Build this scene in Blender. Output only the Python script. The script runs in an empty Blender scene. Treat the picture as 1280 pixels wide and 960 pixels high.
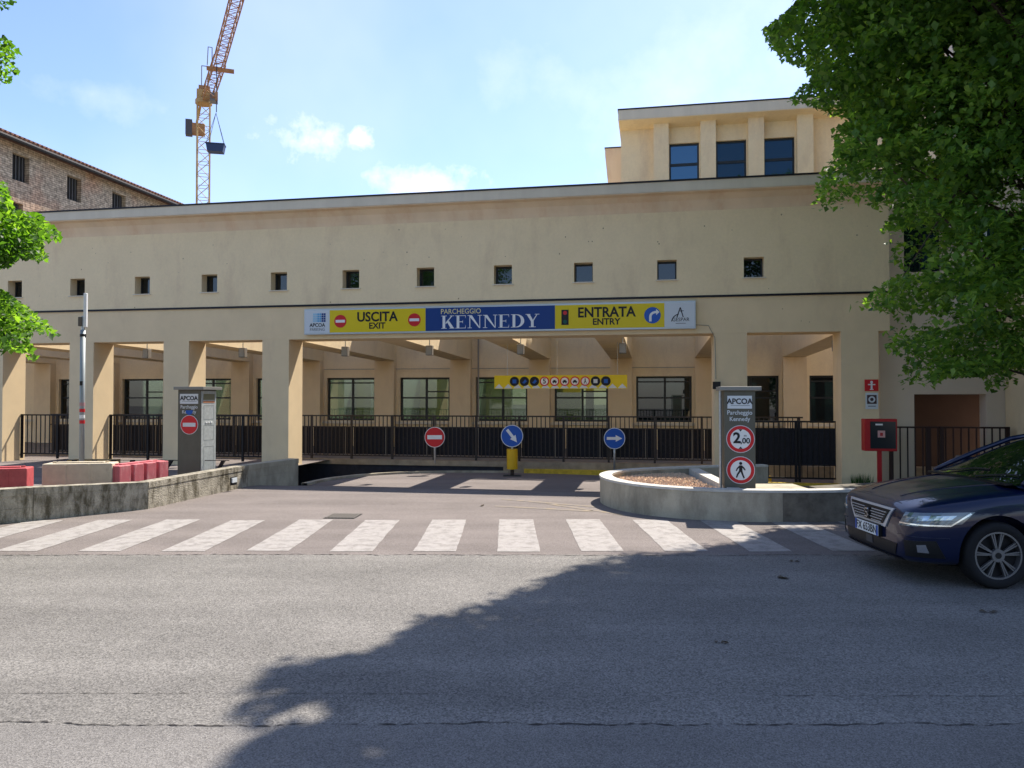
import bpy, bmesh, math, random
import numpy as np
from mathutils import Vector, Matrix
from mathutils.bvhtree import BVHTree
R = math.radians
random.seed(7); rng = np.random.default_rng(11)
sc = bpy.context.scene
COL = sc.collection

# ------------------------------------------------------------------ camera, light, sky
cam = bpy.data.cameras.new("camera"); camo = bpy.data.objects.new("camera", cam); COL.objects.link(camo)
cam.sensor_width = 36; cam.lens = 27.0; cam.clip_end = 2000; cam.clip_start = .05
camo.location = (0, 0, 1.83); camo.rotation_euler = (R(90 + 1.07), 0, 0)
sc.camera = camo
sc.view_settings.view_transform = 'Standard'; sc.view_settings.look = 'None'
sc.view_settings.gamma = 1; sc.view_settings.use_curve_mapping = False
sc.view_settings.exposure = 1.1

BR = R(-10.38)                      # the parking building is turned a little to the street
BC, BS = math.cos(BR), math.sin(BR)
O = (0.0, 19.5)
def B(u, v, z=0.0):                  # building axes (along facade, into building, up) -> world
    return (O[0] + BC*u - BS*v, O[1] + BS*u + BC*v, z)
SUN_EL = R(55.3); A = R(66.1)
sb = (math.cos(A), math.sin(A))
sx, sy = BC*sb[0] - BS*sb[1], BS*sb[0] + BC*sb[1]
ssun = Vector((sx*math.cos(SUN_EL), sy*math.cos(SUN_EL), math.sin(SUN_EL)))
sl = bpy.data.lights.new("sun", 'SUN'); sl.energy = 4.1; sl.angle = R(.53); sl.color = (1, .93, .83)
so = bpy.data.objects.new("sun", sl); COL.objects.link(so)
so.rotation_euler = ssun.to_track_quat('Z', 'Y').to_euler()

w = bpy.data.worlds.new("World"); sc.world = w; w.use_nodes = True
nt = w.node_tree; nt.nodes.clear(); N = nt.nodes.new; L = nt.links.new
out = N('ShaderNodeOutputWorld'); bg = N('ShaderNodeBackground'); L(bg.outputs[0], out.inputs[0])
bg.inputs[1].default_value = 0.121
sky = N('ShaderNodeTexSky'); sky.sky_type = 'NISHITA'; sky.sun_disc = False
sky.sun_elevation = SUN_EL; sky.sun_rotation = math.atan2(sx, sy)
sky.air_density = 1.0; sky.dust_density = .6; sky.ozone_density = 5.0
tc = N('ShaderNodeTexCoord')
def math_node(op, a, b=None, clamp=False):
    n = N('ShaderNodeMath'); n.operation = op; n.use_clamp = clamp
    for i, q in enumerate((a, b)):
        if q is None: continue
        if isinstance(q, (int, float)): n.inputs[i].default_value = q
        else: L(q, n.inputs[i])
    return n.outputs[0]
def cloud(px, py, rx, rz, scale, soft, gain):
    d = Vector(((px-640)/960, 1, (498-py)/960)).normalized()
    s = N('ShaderNodeVectorMath'); s.operation = 'SUBTRACT'; L(tc.outputs['Generated'], s.inputs[0]); s.inputs[1].default_value = d
    m = N('ShaderNodeVectorMath'); m.operation = 'MULTIPLY'; L(s.outputs[0], m.inputs[0]); m.inputs[1].default_value = (1/rx, 2, 1/rz)
    l = N('ShaderNodeVectorMath'); l.operation = 'LENGTH'; L(m.outputs[0], l.inputs[0])
    n = N('ShaderNodeTexNoise'); n.inputs['Scale'].default_value = scale; n.inputs['Detail'].default_value = 8; n.inputs['Roughness'].default_value = .62
    L(tc.outputs['Generated'], n.inputs['Vector'])
    e = math_node('SUBTRACT', 1.0, l.outputs['Value'])
    e = math_node('ADD', e, math_node('MULTIPLY', math_node('SUBTRACT', n.outputs[0], .5), 3.4))
    return math_node('MULTIPLY', math_node('MULTIPLY', e, soft, True), gain)
c1 = cloud(392, 172, .062, .025, 24, .7, .6)
c2 = cloud(528, 226, .075, .028, 22, .7, .6)
c3 = cloud(452, 170, .018, .013, 30, 1.0, .6)
c4 = cloud(880, 110, .22, .10, 7, .35, .45)
c5 = cloud(110, 115, .07, .022, 12, .5, .25)
tot = c1
for c in (c2, c3, c4, c5): tot = math_node('MAXIMUM', tot, c)
veil = N('ShaderNodeTexNoise'); veil.inputs['Scale'].default_value = 2.2; veil.inputs['Detail'].default_value = 5
L(tc.outputs['Generated'], veil.inputs['Vector'])
vv = math_node('ADD', math_node('MULTIPLY', math_node('SUBTRACT', veil.outputs[0], .45, True), .5), .0)
tot = math_node('MAXIMUM', tot, vv)
mx = N('ShaderNodeMixRGB'); L(tot, mx.inputs[0]); L(sky.outputs[0], mx.inputs[1]); mx.inputs[2].default_value = (7.2, 7.5, 8.0, 1)
wb = N('ShaderNodeMixRGB'); wb.blend_type = 'MULTIPLY'; wb.inputs[0].default_value = 1; L(mx.outputs[0], wb.inputs[1]); wb.inputs[2].default_value = (1.03, .95, .97, 1); L(wb.outputs[0], bg.inputs[0])

# ------------------------------------------------------------------ materials
MATS = {}
def mat(name, col, rough=.8, metal=0, var=.0, vscale=3, bump=0, bscale=60, spec=.3, coat=0, col2=None, streak=False, grain=0, gscale=180, stains=None):
    if name in MATS: return MATS[name]
    m = bpy.data.materials.new(name); m.use_nodes = True; t = m.node_tree; b = t.nodes['Principled BSDF']
    b.inputs['Roughness'].default_value = rough; b.inputs['Metallic'].default_value = metal
    b.inputs['Specular IOR Level'].default_value = spec; b.inputs['Coat Weight'].default_value = coat
    b.inputs['Base Color'].default_value = (*col, 1)
    co = t.nodes.new('ShaderNodeTexCoord'); cur = None
    if var or col2:
        n = t.nodes.new('ShaderNodeTexNoise'); n.inputs['Scale'].default_value = vscale; n.inputs['Detail'].default_value = 7; n.inputs['Roughness'].default_value = .6
        if streak:
            mp = t.nodes.new('ShaderNodeMapping'); mp.inputs['Scale'].default_value = (1, 1, .12); t.links.new(co.outputs['Object'], mp.inputs[0]); t.links.new(mp.outputs[0], n.inputs['Vector'])
        else: t.links.new(co.outputs['Object'], n.inputs['Vector'])
        r = t.nodes.new('ShaderNodeValToRGB'); r.color_ramp.elements[0].position = .35; r.color_ramp.elements[1].position = .65
        c2 = col2 if col2 else tuple(min(1, c*(1+var)) for c in col); c1_ = col if col2 else tuple(c*(1-var) for c in col)
        r.color_ramp.elements[0].color = (*c1_, 1); r.color_ramp.elements[1].color = (*c2, 1)
        t.links.new(n.outputs[0], r.inputs[0]); cur = r.outputs[0]
    if stains:
        sc_, lo, hi, scol = stains
        n = t.nodes.new('ShaderNodeTexNoise'); n.inputs['Scale'].default_value = sc_; n.inputs['Detail'].default_value = 9; n.inputs['Roughness'].default_value = .7
        mp = t.nodes.new('ShaderNodeMapping'); mp.inputs['Scale'].default_value = (1, 1, .35); t.links.new(co.outputs['Object'], mp.inputs[0]); t.links.new(mp.outputs[0], n.inputs['Vector'])
        mr = t.nodes.new('ShaderNodeMapRange'); mr.inputs[1].default_value = lo; mr.inputs[2].default_value = hi; t.links.new(n.outputs[0], mr.inputs[0])
        mm = t.nodes.new('ShaderNodeMixRGB'); t.links.new(mr.outputs[0], mm.inputs[0])
        if cur: t.links.new(cur, mm.inputs[1])
        else: mm.inputs[1].default_value = (*col, 1)
        mm.inputs[2].default_value = (*scol, 1); cur = mm.outputs[0]
    if grain:
        n = t.nodes.new('ShaderNodeTexNoise'); n.inputs['Scale'].default_value = gscale; n.inputs['Detail'].default_value = 3; n.inputs['Roughness'].default_value = .8
        t.links.new(co.outputs['Object'], n.inputs['Vector'])
        mr = t.nodes.new('ShaderNodeMapRange'); mr.inputs[1].default_value = .35; mr.inputs[2].default_value = .65; mr.inputs[3].default_value = 1-grain; mr.inputs[4].default_value = 1+grain
        t.links.new(n.outputs[0], mr.inputs[0])
        mm = t.nodes.new('ShaderNodeMixRGB'); mm.blend_type = 'MULTIPLY'; mm.inputs[0].default_value = 1
        if cur: t.links.new(cur, mm.inputs[1])
        else: mm.inputs[1].default_value = (*col, 1)
        t.links.new(mr.outputs[0], mm.inputs[2]); cur = mm.outputs[0]
    if cur: t.links.new(cur, b.inputs['Base Color'])
    if bump:
        n = t.nodes.new('ShaderNodeTexNoise'); n.inputs['Scale'].default_value = bscale; n.inputs['Detail'].default_value = 6
        t.links.new(co.outputs['Object'], n.inputs['Vector'])
        bp = t.nodes.new('ShaderNodeBump'); bp.inputs['Strength'].default_value = bump; bp.inputs['Distance'].default_value = .02
        t.links.new(n.outputs[0], bp.inputs['Height']); t.links.new(bp.outputs[0], b.inputs['Normal'])
    MATS[name] = m; return m
def glassmat(name, tint, body, ior=1.5, trans=.6, gl=(.95, .97, 1)):
    m = bpy.data.materials.new(name); m.use_nodes = True; t = m.node_tree; t.nodes.clear()
    o = t.nodes.new('ShaderNodeOutputMaterial'); f = t.nodes.new('ShaderNodeFresnel'); f.inputs[0].default_value = ior
    g = t.nodes.new('ShaderNodeBsdfGlossy'); g.inputs['Roughness'].default_value = .015; g.inputs[0].default_value = (*gl, 1)
    tr = t.nodes.new('ShaderNodeBsdfTransparent'); tr.inputs[0].default_value = (*tint, 1)
    d = t.nodes.new('ShaderNodeBsdfDiffuse'); d.inputs[0].default_value = (*body, 1)
    m1 = t.nodes.new('ShaderNodeMixShader'); m1.inputs[0].default_value = trans; t.links.new(d.outputs[0], m1.inputs[1]); t.links.new(tr.outputs[0], m1.inputs[2])
    m2 = t.nodes.new('ShaderNodeMixShader'); t.links.new(f.outputs[0], m2.inputs[0]); t.links.new(m1.outputs[0], m2.inputs[1]); t.links.new(g.outputs[0], m2.inputs[2])
    t.links.new(m2.outputs[0], o.inputs[0]); return m
def leafmat(name, c1_, c2_, c3_):
    m = bpy.data.materials.new(name); m.use_nodes = True; t = m.node_tree; t.nodes.clear()
    o = t.nodes.new('ShaderNodeOutputMaterial'); gi = t.nodes.new('ShaderNodeNewGeometry')
    r = t.nodes.new('ShaderNodeValToRGB'); e = r.color_ramp.elements; e[0].color = (*c1_, 1); e[1].color = (*c3_, 1)
    x = e.new(.55); x.color = (*c2_, 1)
    nn = t.nodes.new('ShaderNodeTexNoise'); nn.inputs['Scale'].default_value = 1.6; nn.inputs['Detail'].default_value = 3; t.links.new(gi.outputs['Position'], nn.inputs['Vector'])
    ad = t.nodes.new('ShaderNodeMath'); ad.operation = 'MULTIPLY_ADD'; t.links.new(nn.outputs[0], ad.inputs[0]); ad.inputs[1].default_value = 2.4; ad.inputs[2].default_value = -1.2
    ae = t.nodes.new('ShaderNodeMath'); ae.operation = 'MULTIPLY_ADD'; t.links.new(gi.outputs['Random Per Island'], ae.inputs[0]); ae.inputs[1].default_value = .75; t.links.new(ad.outputs[0], ae.inputs[2])
    af = t.nodes.new('ShaderNodeMath'); af.operation = 'ADD'; af.use_clamp = True; t.links.new(ae.outputs[0], af.inputs[0]); af.inputs[1].default_value = .12
    t.links.new(af.outputs[0], r.inputs[0])
    p = t.nodes.new('ShaderNodeBsdfPrincipled'); p.inputs['Roughness'].default_value = .5; p.inputs['Specular IOR Level'].default_value = .35
    t.links.new(r.outputs[0], p.inputs['Base Color'])
    tl = t.nodes.new('ShaderNodeBsdfTranslucent')
    mm = t.nodes.new('ShaderNodeMixRGB'); mm.blend_type = 'MULTIPLY'; mm.inputs[0].default_value = 1; t.links.new(r.outputs[0], mm.inputs[1]); mm.inputs[2].default_value = (3.0, 2.9, .7, 1)
    t.links.new(mm.outputs[0], tl.inputs[0])
    m1 = t.nodes.new('ShaderNodeMixShader'); m1.inputs[0].default_value = .5
    t.links.new(p.outputs[0], m1.inputs[1]); t.links.new(tl.outputs[0], m1.inputs[2]); t.links.new(m1.outputs[0], o.inputs[0]); return m

STUC = mat('stucco_cream', (.84, .675, .42), .9, var=.03, vscale=1.3, bump=.3, bscale=70, grain=.03, gscale=14, stains=(1.1, .52, .8, (.66, .50, .32)))
STUC2 = mat('stucco_sand', (.78, .61, .375), .9, var=.04, vscale=1.4, bump=.25, bscale=90, stains=(1.1, .55, .85, (.64, .48, .30)))
SOFF = mat('soffit_ochre', (.80, .62, .42), .9, var=.06, streak=True, vscale=1.5, stains=(1.6, .5, .8, (.70, .46, .28)))
FASC = mat('fascia_grey', (.68, .60, .46), .8, var=.06, vscale=2, streak=True)
BLKM = mat('black_metal', (.012, .012, .015), .45, .3, bump=.05)
FLASH = mat('dark_flashing', (.02, .02, .025), .5, .4)
CONC = mat('board_concrete', (.37, .335, .265), .9, var=.16, vscale=5, bump=.8, bscale=35, grain=.2, gscale=90, stains=(6, .45, .62, (.10, .085, .055)))
CONC2 = mat('smooth_concrete', (.42, .375, .285), .88, var=.12, vscale=2.5, bump=.3, bscale=60, grain=.1, gscale=120, stains=(2.2, .46, .72, (.20, .175, .13)))
CAP = mat('concrete_cap', (.52, .50, .45), .85, var=.1, vscale=8, bump=.3)
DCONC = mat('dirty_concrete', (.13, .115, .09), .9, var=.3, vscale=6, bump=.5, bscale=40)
TANK = mat('tan_kerb', (.33, .27, .19), .9, var=.2, vscale=4, bump=.4)
YKERB = mat('yellow_paint', (.62, .42, .04), .7, var=.2, vscale=9)
DARKA = mat('ramp_shade_dark', (.035, .036, .045), .9, var=.2, vscale=4, bump=.4)  # near-black: shade of the sunken ramp is put into the colour
STEEL = mat('galvanised_steel', (.42, .44, .45), .42, .75, var=.1, vscale=20)
GREYP = mat('grey_paint', (.30, .33, .33), .5, .3)
WHITE = mat('white_paint', (.78, .78, .76), .5); WGREY = mat('sign_white', (.62, .66, .68), .5)
RED = mat('sign_red', (.58, .02, .025), .4); BLUE = mat('sign_blue', (.01, .09, .42), .35)
YEL = mat('sign_yellow', (.72, .55, .01), .45); NAVY = mat('sign_navy', (.008, .045, .20), .45); BLACK = mat('black_print', (.012, .012, .014), .5)
SKYB = mat('print_sky_blue', (.12, .38, .62), .5); PALEY = mat('pale_yellow_print', (.70, .62, .30), .5)
TOT = mat('totem_olive_grey', (.115, .11, .085), .55, .1, var=.08, vscale=4, bump=.05)
ALU = mat('brushed_aluminium', (.50, .53, .52), .45, .35, var=.12, vscale=15)
PLRED = mat('red_plastic', (.46, .085, .09), .55, var=.12, vscale=7, bump=.2, bscale=30, stains=(9, .55, .75, (.52, .20, .19)))
PLBEI = mat('cream_plastic', (.56, .48, .36), .6, var=.1, vscale=6, bump=.15, stains=(8, .58, .8, (.36, .29, .2)))
PAINT = mat('road_paint', (.33, .305, .285), .8, var=.06, vscale=5, bump=.4, bscale=120, grain=.12, gscale=90, stains=(6, .47, .63, (.225, .205, .19)))
FRAME = mat('window_frame', (.03, .034, .036), .4, .2); PVC = mat('shutter_dark', (.02, .02, .022), .7)
GLASS = glassmat('window_glass', (.50, .60, .50), (.010, .020, .018), 1.7, .6)
GLASSD = glassmat('window_glass_dark', (.2, .3, .3), (.008, .012, .014), 1.65, .25)
GLASSB = glassmat('window_glass_sky_tint', (.2, .3, .4), (.01, .02, .03), 2.4, .15, (.42, .74, 1.0))  # blue gloss tint paints in a deeper sky reflection
GLASSN = glassmat('window_glass_dim_reflection', (.2, .3, .4), (.008, .014, .02), 2.0, .15, (.22, .38, .50))  # darker gloss tint stands in for reflected trees
ROOM = mat('room_wall', (.62, .64, .40), .9, var=.08, vscale=2); ROOMF = mat('room_floor', (.35, .33, .3), .6)
CRY = mat('crane_yellow', (.46, .30, .12), .6, var=.15, vscale=1); CRR = mat('crane_rust', (.34, .18, .08), .7, var=.2, vscale=1)
SKIPM = mat('skip_blue', (.03, .05, .11), .6); BARK = mat('bark', (.07, .055, .04), .95, var=.3, vscale=9, bump=.8, bscale=20)
GRAV = mat('gravel_brown', (.46, .30, .18), .95, var=.35, vscale=30, bump=.6)
FIRE = mat('fire_red', (.42, .012, .015), .4)

def brickmat():
    m = mat('old_brick', (.36, .3, .24), .95, var=.1, vscale=.6); t = m.node_tree; b = t.nodes['Principled BSDF']
    co = t.nodes.new('ShaderNodeTexCoord'); mp = t.nodes.new('ShaderNodeMapping'); mp.inputs['Rotation'].default_value = (R(90), 0, R(90))
    t.links.new(co.outputs['Object'], mp.inputs[0])
    br = t.nodes.new('ShaderNodeTexBrick'); br.inputs['Scale'].default_value = 1; br.inputs['Brick Width'].default_value = .34; br.inputs['Row Height'].default_value = .12; br.inputs['Mortar Size'].default_value = .012
    br.inputs['Color1'].default_value = (.40, .36, .30, 1); br.inputs['Color2'].default_value = (.27, .24, .20, 1); br.inputs['Mortar'].default_value = (.13, .11, .09, 1)
    cx = t.nodes.new('ShaderNodeCombineXYZ'); sp = t.nodes.new('ShaderNodeSeparateXYZ'); t.links.new(co.outputs['Object'], sp.inputs[0])
    t.links.new(sp.outputs[1], cx.inputs[0]); t.links.new(sp.outputs[2], cx.inputs[1]); t.links.new(cx.outputs[0], br.inputs[0])
    n = t.nodes.new('ShaderNodeTexNoise'); n.inputs['Scale'].default_value = .28; n.inputs['Detail'].default_value = 8; t.links.new(co.outputs['Object'], n.inputs[0])
    r = t.nodes.new('ShaderNodeValToRGB'); r.color_ramp.elements[0].position = .50; r.color_ramp.elements[1].position = .62
    r.color_ramp.elements[0].color = (1.0, .95, .88, 1); r.color_ramp.elements[1].color = (1.05, .80, .68, 1); t.links.new(n.outputs[0], r.inputs[0])
    mm = t.nodes.new('ShaderNodeMixRGB'); mm.blend_type = 'MULTIPLY'; mm.inputs[0].default_value = 1; t.links.new(br.outputs[0], mm.inputs[1]); t.links.new(r.outputs[0], mm.inputs[2])
    n2 = t.nodes.new('ShaderNodeTexNoise'); n2.inputs['Scale'].default_value = 5; n2.inputs['Detail'].default_value = 6; t.links.new(co.outputs['Object'], n2.inputs[0])
    mr = t.nodes.new('ShaderNodeMapRange'); mr.inputs[1].default_value = .3; mr.inputs[2].default_value = .7; mr.inputs[3].default_value = .6; mr.inputs[4].default_value = 1.5; t.links.new(n2.outputs[0], mr.inputs[0])
    m3 = t.nodes.new('ShaderNodeMixRGB'); m3.blend_type = 'MULTIPLY'; m3.inputs[0].default_value = 1; t.links.new(mm.outputs[0], m3.inputs[1]); t.links.new(mr.outputs[0], m3.inputs[2])
    t.links.new(m3.outputs[0], b.inputs['Base Color']); return m
BRICK = brickmat()
TILE = mat('roof_tiles', (.24, .13, .09), .95, var=.35, vscale=4, bump=.5, bscale=8)

def asphalt(name, dark, light, patch, gs=95, tone=(1, 1, 1)):
    m = bpy.data.materials.new(name); m.use_nodes = True; t = m.node_tree; b = t.nodes['Principled BSDF']
    b.inputs['Roughness'].default_value = .92; b.inputs['Specular IOR Level'].default_value = .18
    co = t.nodes.new('ShaderNodeTexCoord')
    v = t.nodes.new('ShaderNodeTexVoronoi'); v.inputs['Scale'].default_value = gs; t.links.new(co.outputs['Object'], v.inputs['Vector'])
    r = t.nodes.new('ShaderNodeValToRGB'); e = r.color_ramp.elements; e[0].color = (*dark, 1); e[1].color = (*light, 1); e[0].position = .1; e[1].position = .95
    t.links.new(v.outputs['Color'], r.inputs[0])
    n = t.nodes.new('ShaderNodeTexNoise'); n.inputs['Scale'].default_value = .9; n.inputs['Detail'].default_value = 9; n.inputs['Roughness'].default_value = .65; t.links.new(co.outputs['Object'], n.inputs['Vector'])
    mr = t.nodes.new('ShaderNodeMapRange'); mr.inputs[1].default_value = .3; mr.inputs[2].default_value = .7; mr.inputs[3].default_value = 1-patch; mr.inputs[4].default_value = 1+patch; t.links.new(n.outputs[0], mr.inputs[0])
    mp = t.nodes.new('ShaderNodeMapping'); mp.inputs['Scale'].default_value = (.25, 2.2, 1); t.links.new(co.outputs['Object'], mp.inputs[0])
    n3 = t.nodes.new('ShaderNodeTexNoise'); n3.inputs['Scale'].default_value = .8; n3.inputs['Detail'].default_value = 4; t.links.new(mp.outputs[0], n3.inputs['Vector'])
    mr3 = t.nodes.new('ShaderNodeMapRange'); mr3.inputs[1].default_value = .35; mr3.inputs[2].default_value = .65; mr3.inputs[3].default_value = .90; mr3.inputs[4].default_value = 1.09; t.links.new(n3.outputs[0], mr3.inputs[0])
    cur = r.outputs[0]
    for q in (mr, mr3):
        mm = t.nodes.new('ShaderNodeMixRGB'); mm.blend_type = 'MULTIPLY'; mm.inputs[0].default_value = 1; t.links.new(cur, mm.inputs[1]); t.links.new(q.outputs[0], mm.inputs[2]); cur = mm.outputs[0]
    t.links.new(cur, b.inputs['Base Color'])
    bp = t.nodes.new('ShaderNodeBump'); bp.inputs['Strength'].default_value = .45; bp.inputs['Distance'].default_value = .006
    t.links.new(v.outputs['Distance'], bp.inputs['Height']); t.links.new(bp.outputs[0], b.inputs['Normal']); return m
ROAD = asphalt('road_asphalt', (.098, .092, .085), (.266, .250, .228), .13, 100)
ROAD2 = asphalt('road_asphalt_patch', (.103, .096, .090), (.240, .226, .209), .11, 140)
APRON = asphalt('apron_asphalt', (.135, .115, .105), (.235, .205, .19), .10, 110)

# ------------------------------------------------------------------ mesh builder
class M:
    def __init__(s): s.v = []; s.f = []; s.mi = []; s.m = 0
    def add(s, vs, fs, T=None):
        o = len(s.v)
        s.v += [tuple(T @ Vector(q)) if T else tuple(q) for q in vs]
        s.f += [tuple(i+o for i in f) for f in fs]; s.mi += [s.m]*len(fs); return s
    def box(s, x0, x1, y0, y1, z0, z1, T=None):
        return s.add([(x0,y0,z0),(x1,y0,z0),(x1,y1,z0),(x0,y1,z0),(x0,y0,z1),(x1,y0,z1),(x1,y1,z1),(x0,y1,z1)],
                     [(0,3,2,1),(4,5,6,7),(0,1,5,4),(1,2,6,5),(2,3,7,6),(3,0,4,7)], T)
    def prism(s, pts, h0, h1, axis='z', T=None):      # 2D polygon extruded along axis
        n = len(pts)
        def P(a, b, h): return {'z': (a, b, h), 'y': (a, h, b), 'x': (h, a, b)}[axis]
        vs = [P(a, b, h0) for a, b in pts] + [P(a, b, h1) for a, b in pts]
        fs = [tuple(range(n))[::-1], tuple(range(n, 2*n))] + [(i, (i+1) % n, n+(i+1) % n, n+i) for i in range(n)]
        return s.add(vs, fs, T)
    def tube(s, pts, r, n=8, r2=None):
        pts = [Vector(p) for p in pts]; rings = []
        for i, p in enumerate(pts):
            d = (pts[min(i+1, len(pts)-1)] - pts[max(i-1, 0)]).normalized()
            a = d.orthogonal().normalized() if abs(d.z) < .99 else Vector((1, 0, 0)); b = d.cross(a).normalized(); a = b.cross(d)
            rr = r if r2 is None else r + (r2-r)*i/max(1, len(pts)-1)
            rings.append([p + (a*math.cos(2*math.pi*k/n) + b*math.sin(2*math.pi*k/n))*rr for k in range(n)])
        vs = [q for g in rings for q in g]; fs = []
        for i in range(len(pts)-1):
            for k in range(n): fs.append((i*n+k, i*n+(k+1) % n, (i+1)*n+(k+1) % n, (i+1)*n+k))
        fs += [tuple(range(n))[::-1], tuple((len(pts)-1)*n+k for k in range(n))]
        return s.add(vs, fs)
    def disc(s, c, r, y0, y1, n=32, r2=None):           # axis along y, facing -y
        return s.prism([(c[0]+r*math.cos(2*math.pi*k/n), c[1]+r*math.sin(2*math.pi*k/n)) for k in range(n)], y0, y1, 'y')
    def ring(s, c, r0, r1, y0, y1, n=32):
        vs = []; fs = []
        for k in range(n):
            a = 2*math.pi*k/n
            for r, y in ((r0, y0), (r1, y0), (r1, y1), (r0, y1)): vs.append((c[0]+r*math.cos(a), y, c[1]+r*math.sin(a)))
        for k in range(n):
            a, b = 4*k, 4*((k+1) % n)
            for i in range(4): fs.append((a+i, a+(i+1) % 4, b+(i+1) % 4, b+i))
        return s.add(vs, fs)
    def build(s, name, m, parent=None, smooth=False, bevel=0):
        me = bpy.data.meshes.new(name); me.from_pydata(s.v, [], s.f)
        ms = m if isinstance(m, (list, tuple)) else [m]
        for q in ms: me.materials.append(q)
        if len(ms) > 1: me.polygons.foreach_set('material_index', s.mi)
        b = bmesh.new(); b.from_mesh(me); bmesh.ops.recalc_face_normals(b, faces=b.faces); b.to_mesh(me); b.free()
        if smooth: me.polygons.foreach_set('use_smooth', [True]*len(me.polygons))
        me.update(); o = bpy.data.objects.new(name, me); COL.objects.link(o)
        if parent: o.parent = parent
        if bevel:
            q = o.modifiers.new('bevel', 'BEVEL'); q.width = bevel; q.segments = 2; q.limit_method = 'ANGLE'; q.angle_limit = R(40)
        return o
def tag(o, label, cat, group=None):
    o['label'] = label; o['category'] = cat
    if group: o['group'] = group
    return o
def thing(name, label, cat, loc=(0, 0, 0), rz=0, group=None):
    o = bpy.data.objects.new(name, None); COL.objects.link(o); o.location = loc; o.rotation_euler = (0, 0, rz); o.empty_display_size = .2
    return tag(o, label, cat, group)
def struct(o): o['kind'] = 'structure'; return o
def copies(o, parent, locs, sub=True):
    res = []
    for l in locs:
        c = o.copy(); COL.objects.link(c); c.parent = parent; c.location = l; res.append(c)
        if sub:
            for ch in o.children:
                d = ch.copy(); COL.objects.link(d); d.parent = c
    return res
def holed(u0, u1, z0, z1, v0, v1, holes):            # wall slab in the u/z plane with rectangular openings and reveals
    us = sorted({u0, u1} | {h[0] for h in holes} | {h[1] for h in holes}); zs = sorted({z0, z1} | {h[2] for h in holes} | {h[3] for h in holes})
    us = [q for q in us if u0 <= q <= u1]; zs = [q for q in zs if z0 <= q <= z1]
    m = M(); nu, nz = len(us), len(zs)
    for v in (v0, v1):
        for z in zs:
            for u in us: m.v.append((u, v, z))
    solid = [[not any(h[0] <= (us[i]+us[i+1])/2 <= h[1] and h[2] <= (zs[j]+zs[j+1])/2 <= h[3] for h in holes) for j in range(nz-1)] for i in range(nu-1)]
    idx = lambda s, i, j: s*nu*nz + j*nu + i
    S = lambda i, j: 0 <= i < nu-1 and 0 <= j < nz-1 and solid[i][j]
    for i in range(nu-1):
        for j in range(nz-1):
            if not solid[i][j]: continue
            m.f.append((idx(0,i,j), idx(0,i+1,j), idx(0,i+1,j+1), idx(0,i,j+1))); m.f.append((idx(1,i,j), idx(1,i,j+1), idx(1,i+1,j+1), idx(1,i+1,j)))
            if not S(i-1, j): m.f.append((idx(0,i,j), idx(0,i,j+1), idx(1,i,j+1), idx(1,i,j)))
            if not S(i+1, j): m.f.append((idx(0,i+1,j), idx(1,i+1,j), idx(1,i+1,j+1), idx(0,i+1,j+1)))
            if not S(i, j-1): m.f.append((idx(0,i,j), idx(1,i,j), idx(1,i+1,j), idx(0,i+1,j)))
            if not S(i, j+1): m.f.append((idx(0,i,j+1), idx(0,i+1,j+1), idx(1,i+1,j+1), idx(1,i,j+1)))
    m.mi = [0]*len(m.f); return m
def text(s, size, loc, mt, parent, name='lettering', bold=0.0, sxx=1.0, align='CENTER', depth=.002, space=1.0):
    c = bpy.data.curves.new('t', 'FONT'); c.body = s; c.size = size; c.align_x = align; c.align_y = 'CENTER'; c.offset = bold*size; c.extrude = depth; c.space_character = space; c.resolution_u = 3
    o = bpy.data.objects.new('t', c); me = bpy.data.meshes.new_from_object(o); bpy.data.objects.remove(o)
    me.materials.clear(); me.materials.append(mt)
    me.transform(Matrix.Translation(loc) @ Matrix.Rotation(R(90), 4, 'X') @ Matrix.Diagonal((sxx, 1, 1, 1)))
    r = bpy.data.objects.new(name, me); COL.objects.link(r); r.parent = parent; return r
G = [-6.09 + 2.96*k for k in range(-5, 8)]           # right-hand edges of the pillar and beam grid
ZL = 3.41

# ------------------------------------------------------------------ ground
def sheet(name, pts, m, z=0):
    q = M(); q.add([(x, y, z) for x, y in pts], [tuple(range(len(pts)))]); return struct(q.build(name, m))
def rows(name, xs0, xs1, ny, nx, zf, m, conv=None):
    q = M()
    for j in range(ny+1):
        for i in range(nx+1): q.v.append(zf(i/nx, j/ny))
    for j in range(ny):
        for i in range(nx): q.f.append((j*(nx+1)+i, j*(nx+1)+i+1, (j+1)*(nx+1)+i+1, (j+1)*(nx+1)+i))
    q.mi = [0]*len(q.f); return struct(q.build(name, m, smooth=True))
sheet('road', [(-150, 4.34), (150, 4.34), (150, 9.03), (-150, 9.03)], ROAD)
sheet('near_lane', [(-150, -80), (150, -80), (150, 4.34), (-150, 4.34)], ROAD2)
def Bq(u, v, z=0):
    p = B(u, v); return (p[0], p[1])
VC = -4.3
sheet('forecourt_apron', [(-150, 9.03), (32, 9.03), Bq(30, VC), Bq(-150, VC)], APRON)
def zp(v):
    t = min(1, max(0, (v-VC)/2.4)); return -.30*(t*t*(3-2*t)*.5 + t*.5)
VP_ = -1.6
rows('driveway_slope', 0, 0, 12, 4, lambda a, b: B(-5.2 + a*35, VC + b*(VP_-VC), zp(VC + b*(VP_-VC))), APRON)
def uedge(v):                                        # curved kerb of the sunken exit ramp
    t = min(1, max(0, (v+1.6)/4.05)); return -4.95 + 4.3*(1-math.sqrt(max(0, 1-t**2.6)))
rows('driveway', 0, 0, 26, 30, lambda a, b: B(uedge(VP_+b*4.05) + a**1.5*(30-uedge(VP_+b*4.05)), VP_+b*4.05, -.30), APRON)
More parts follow.
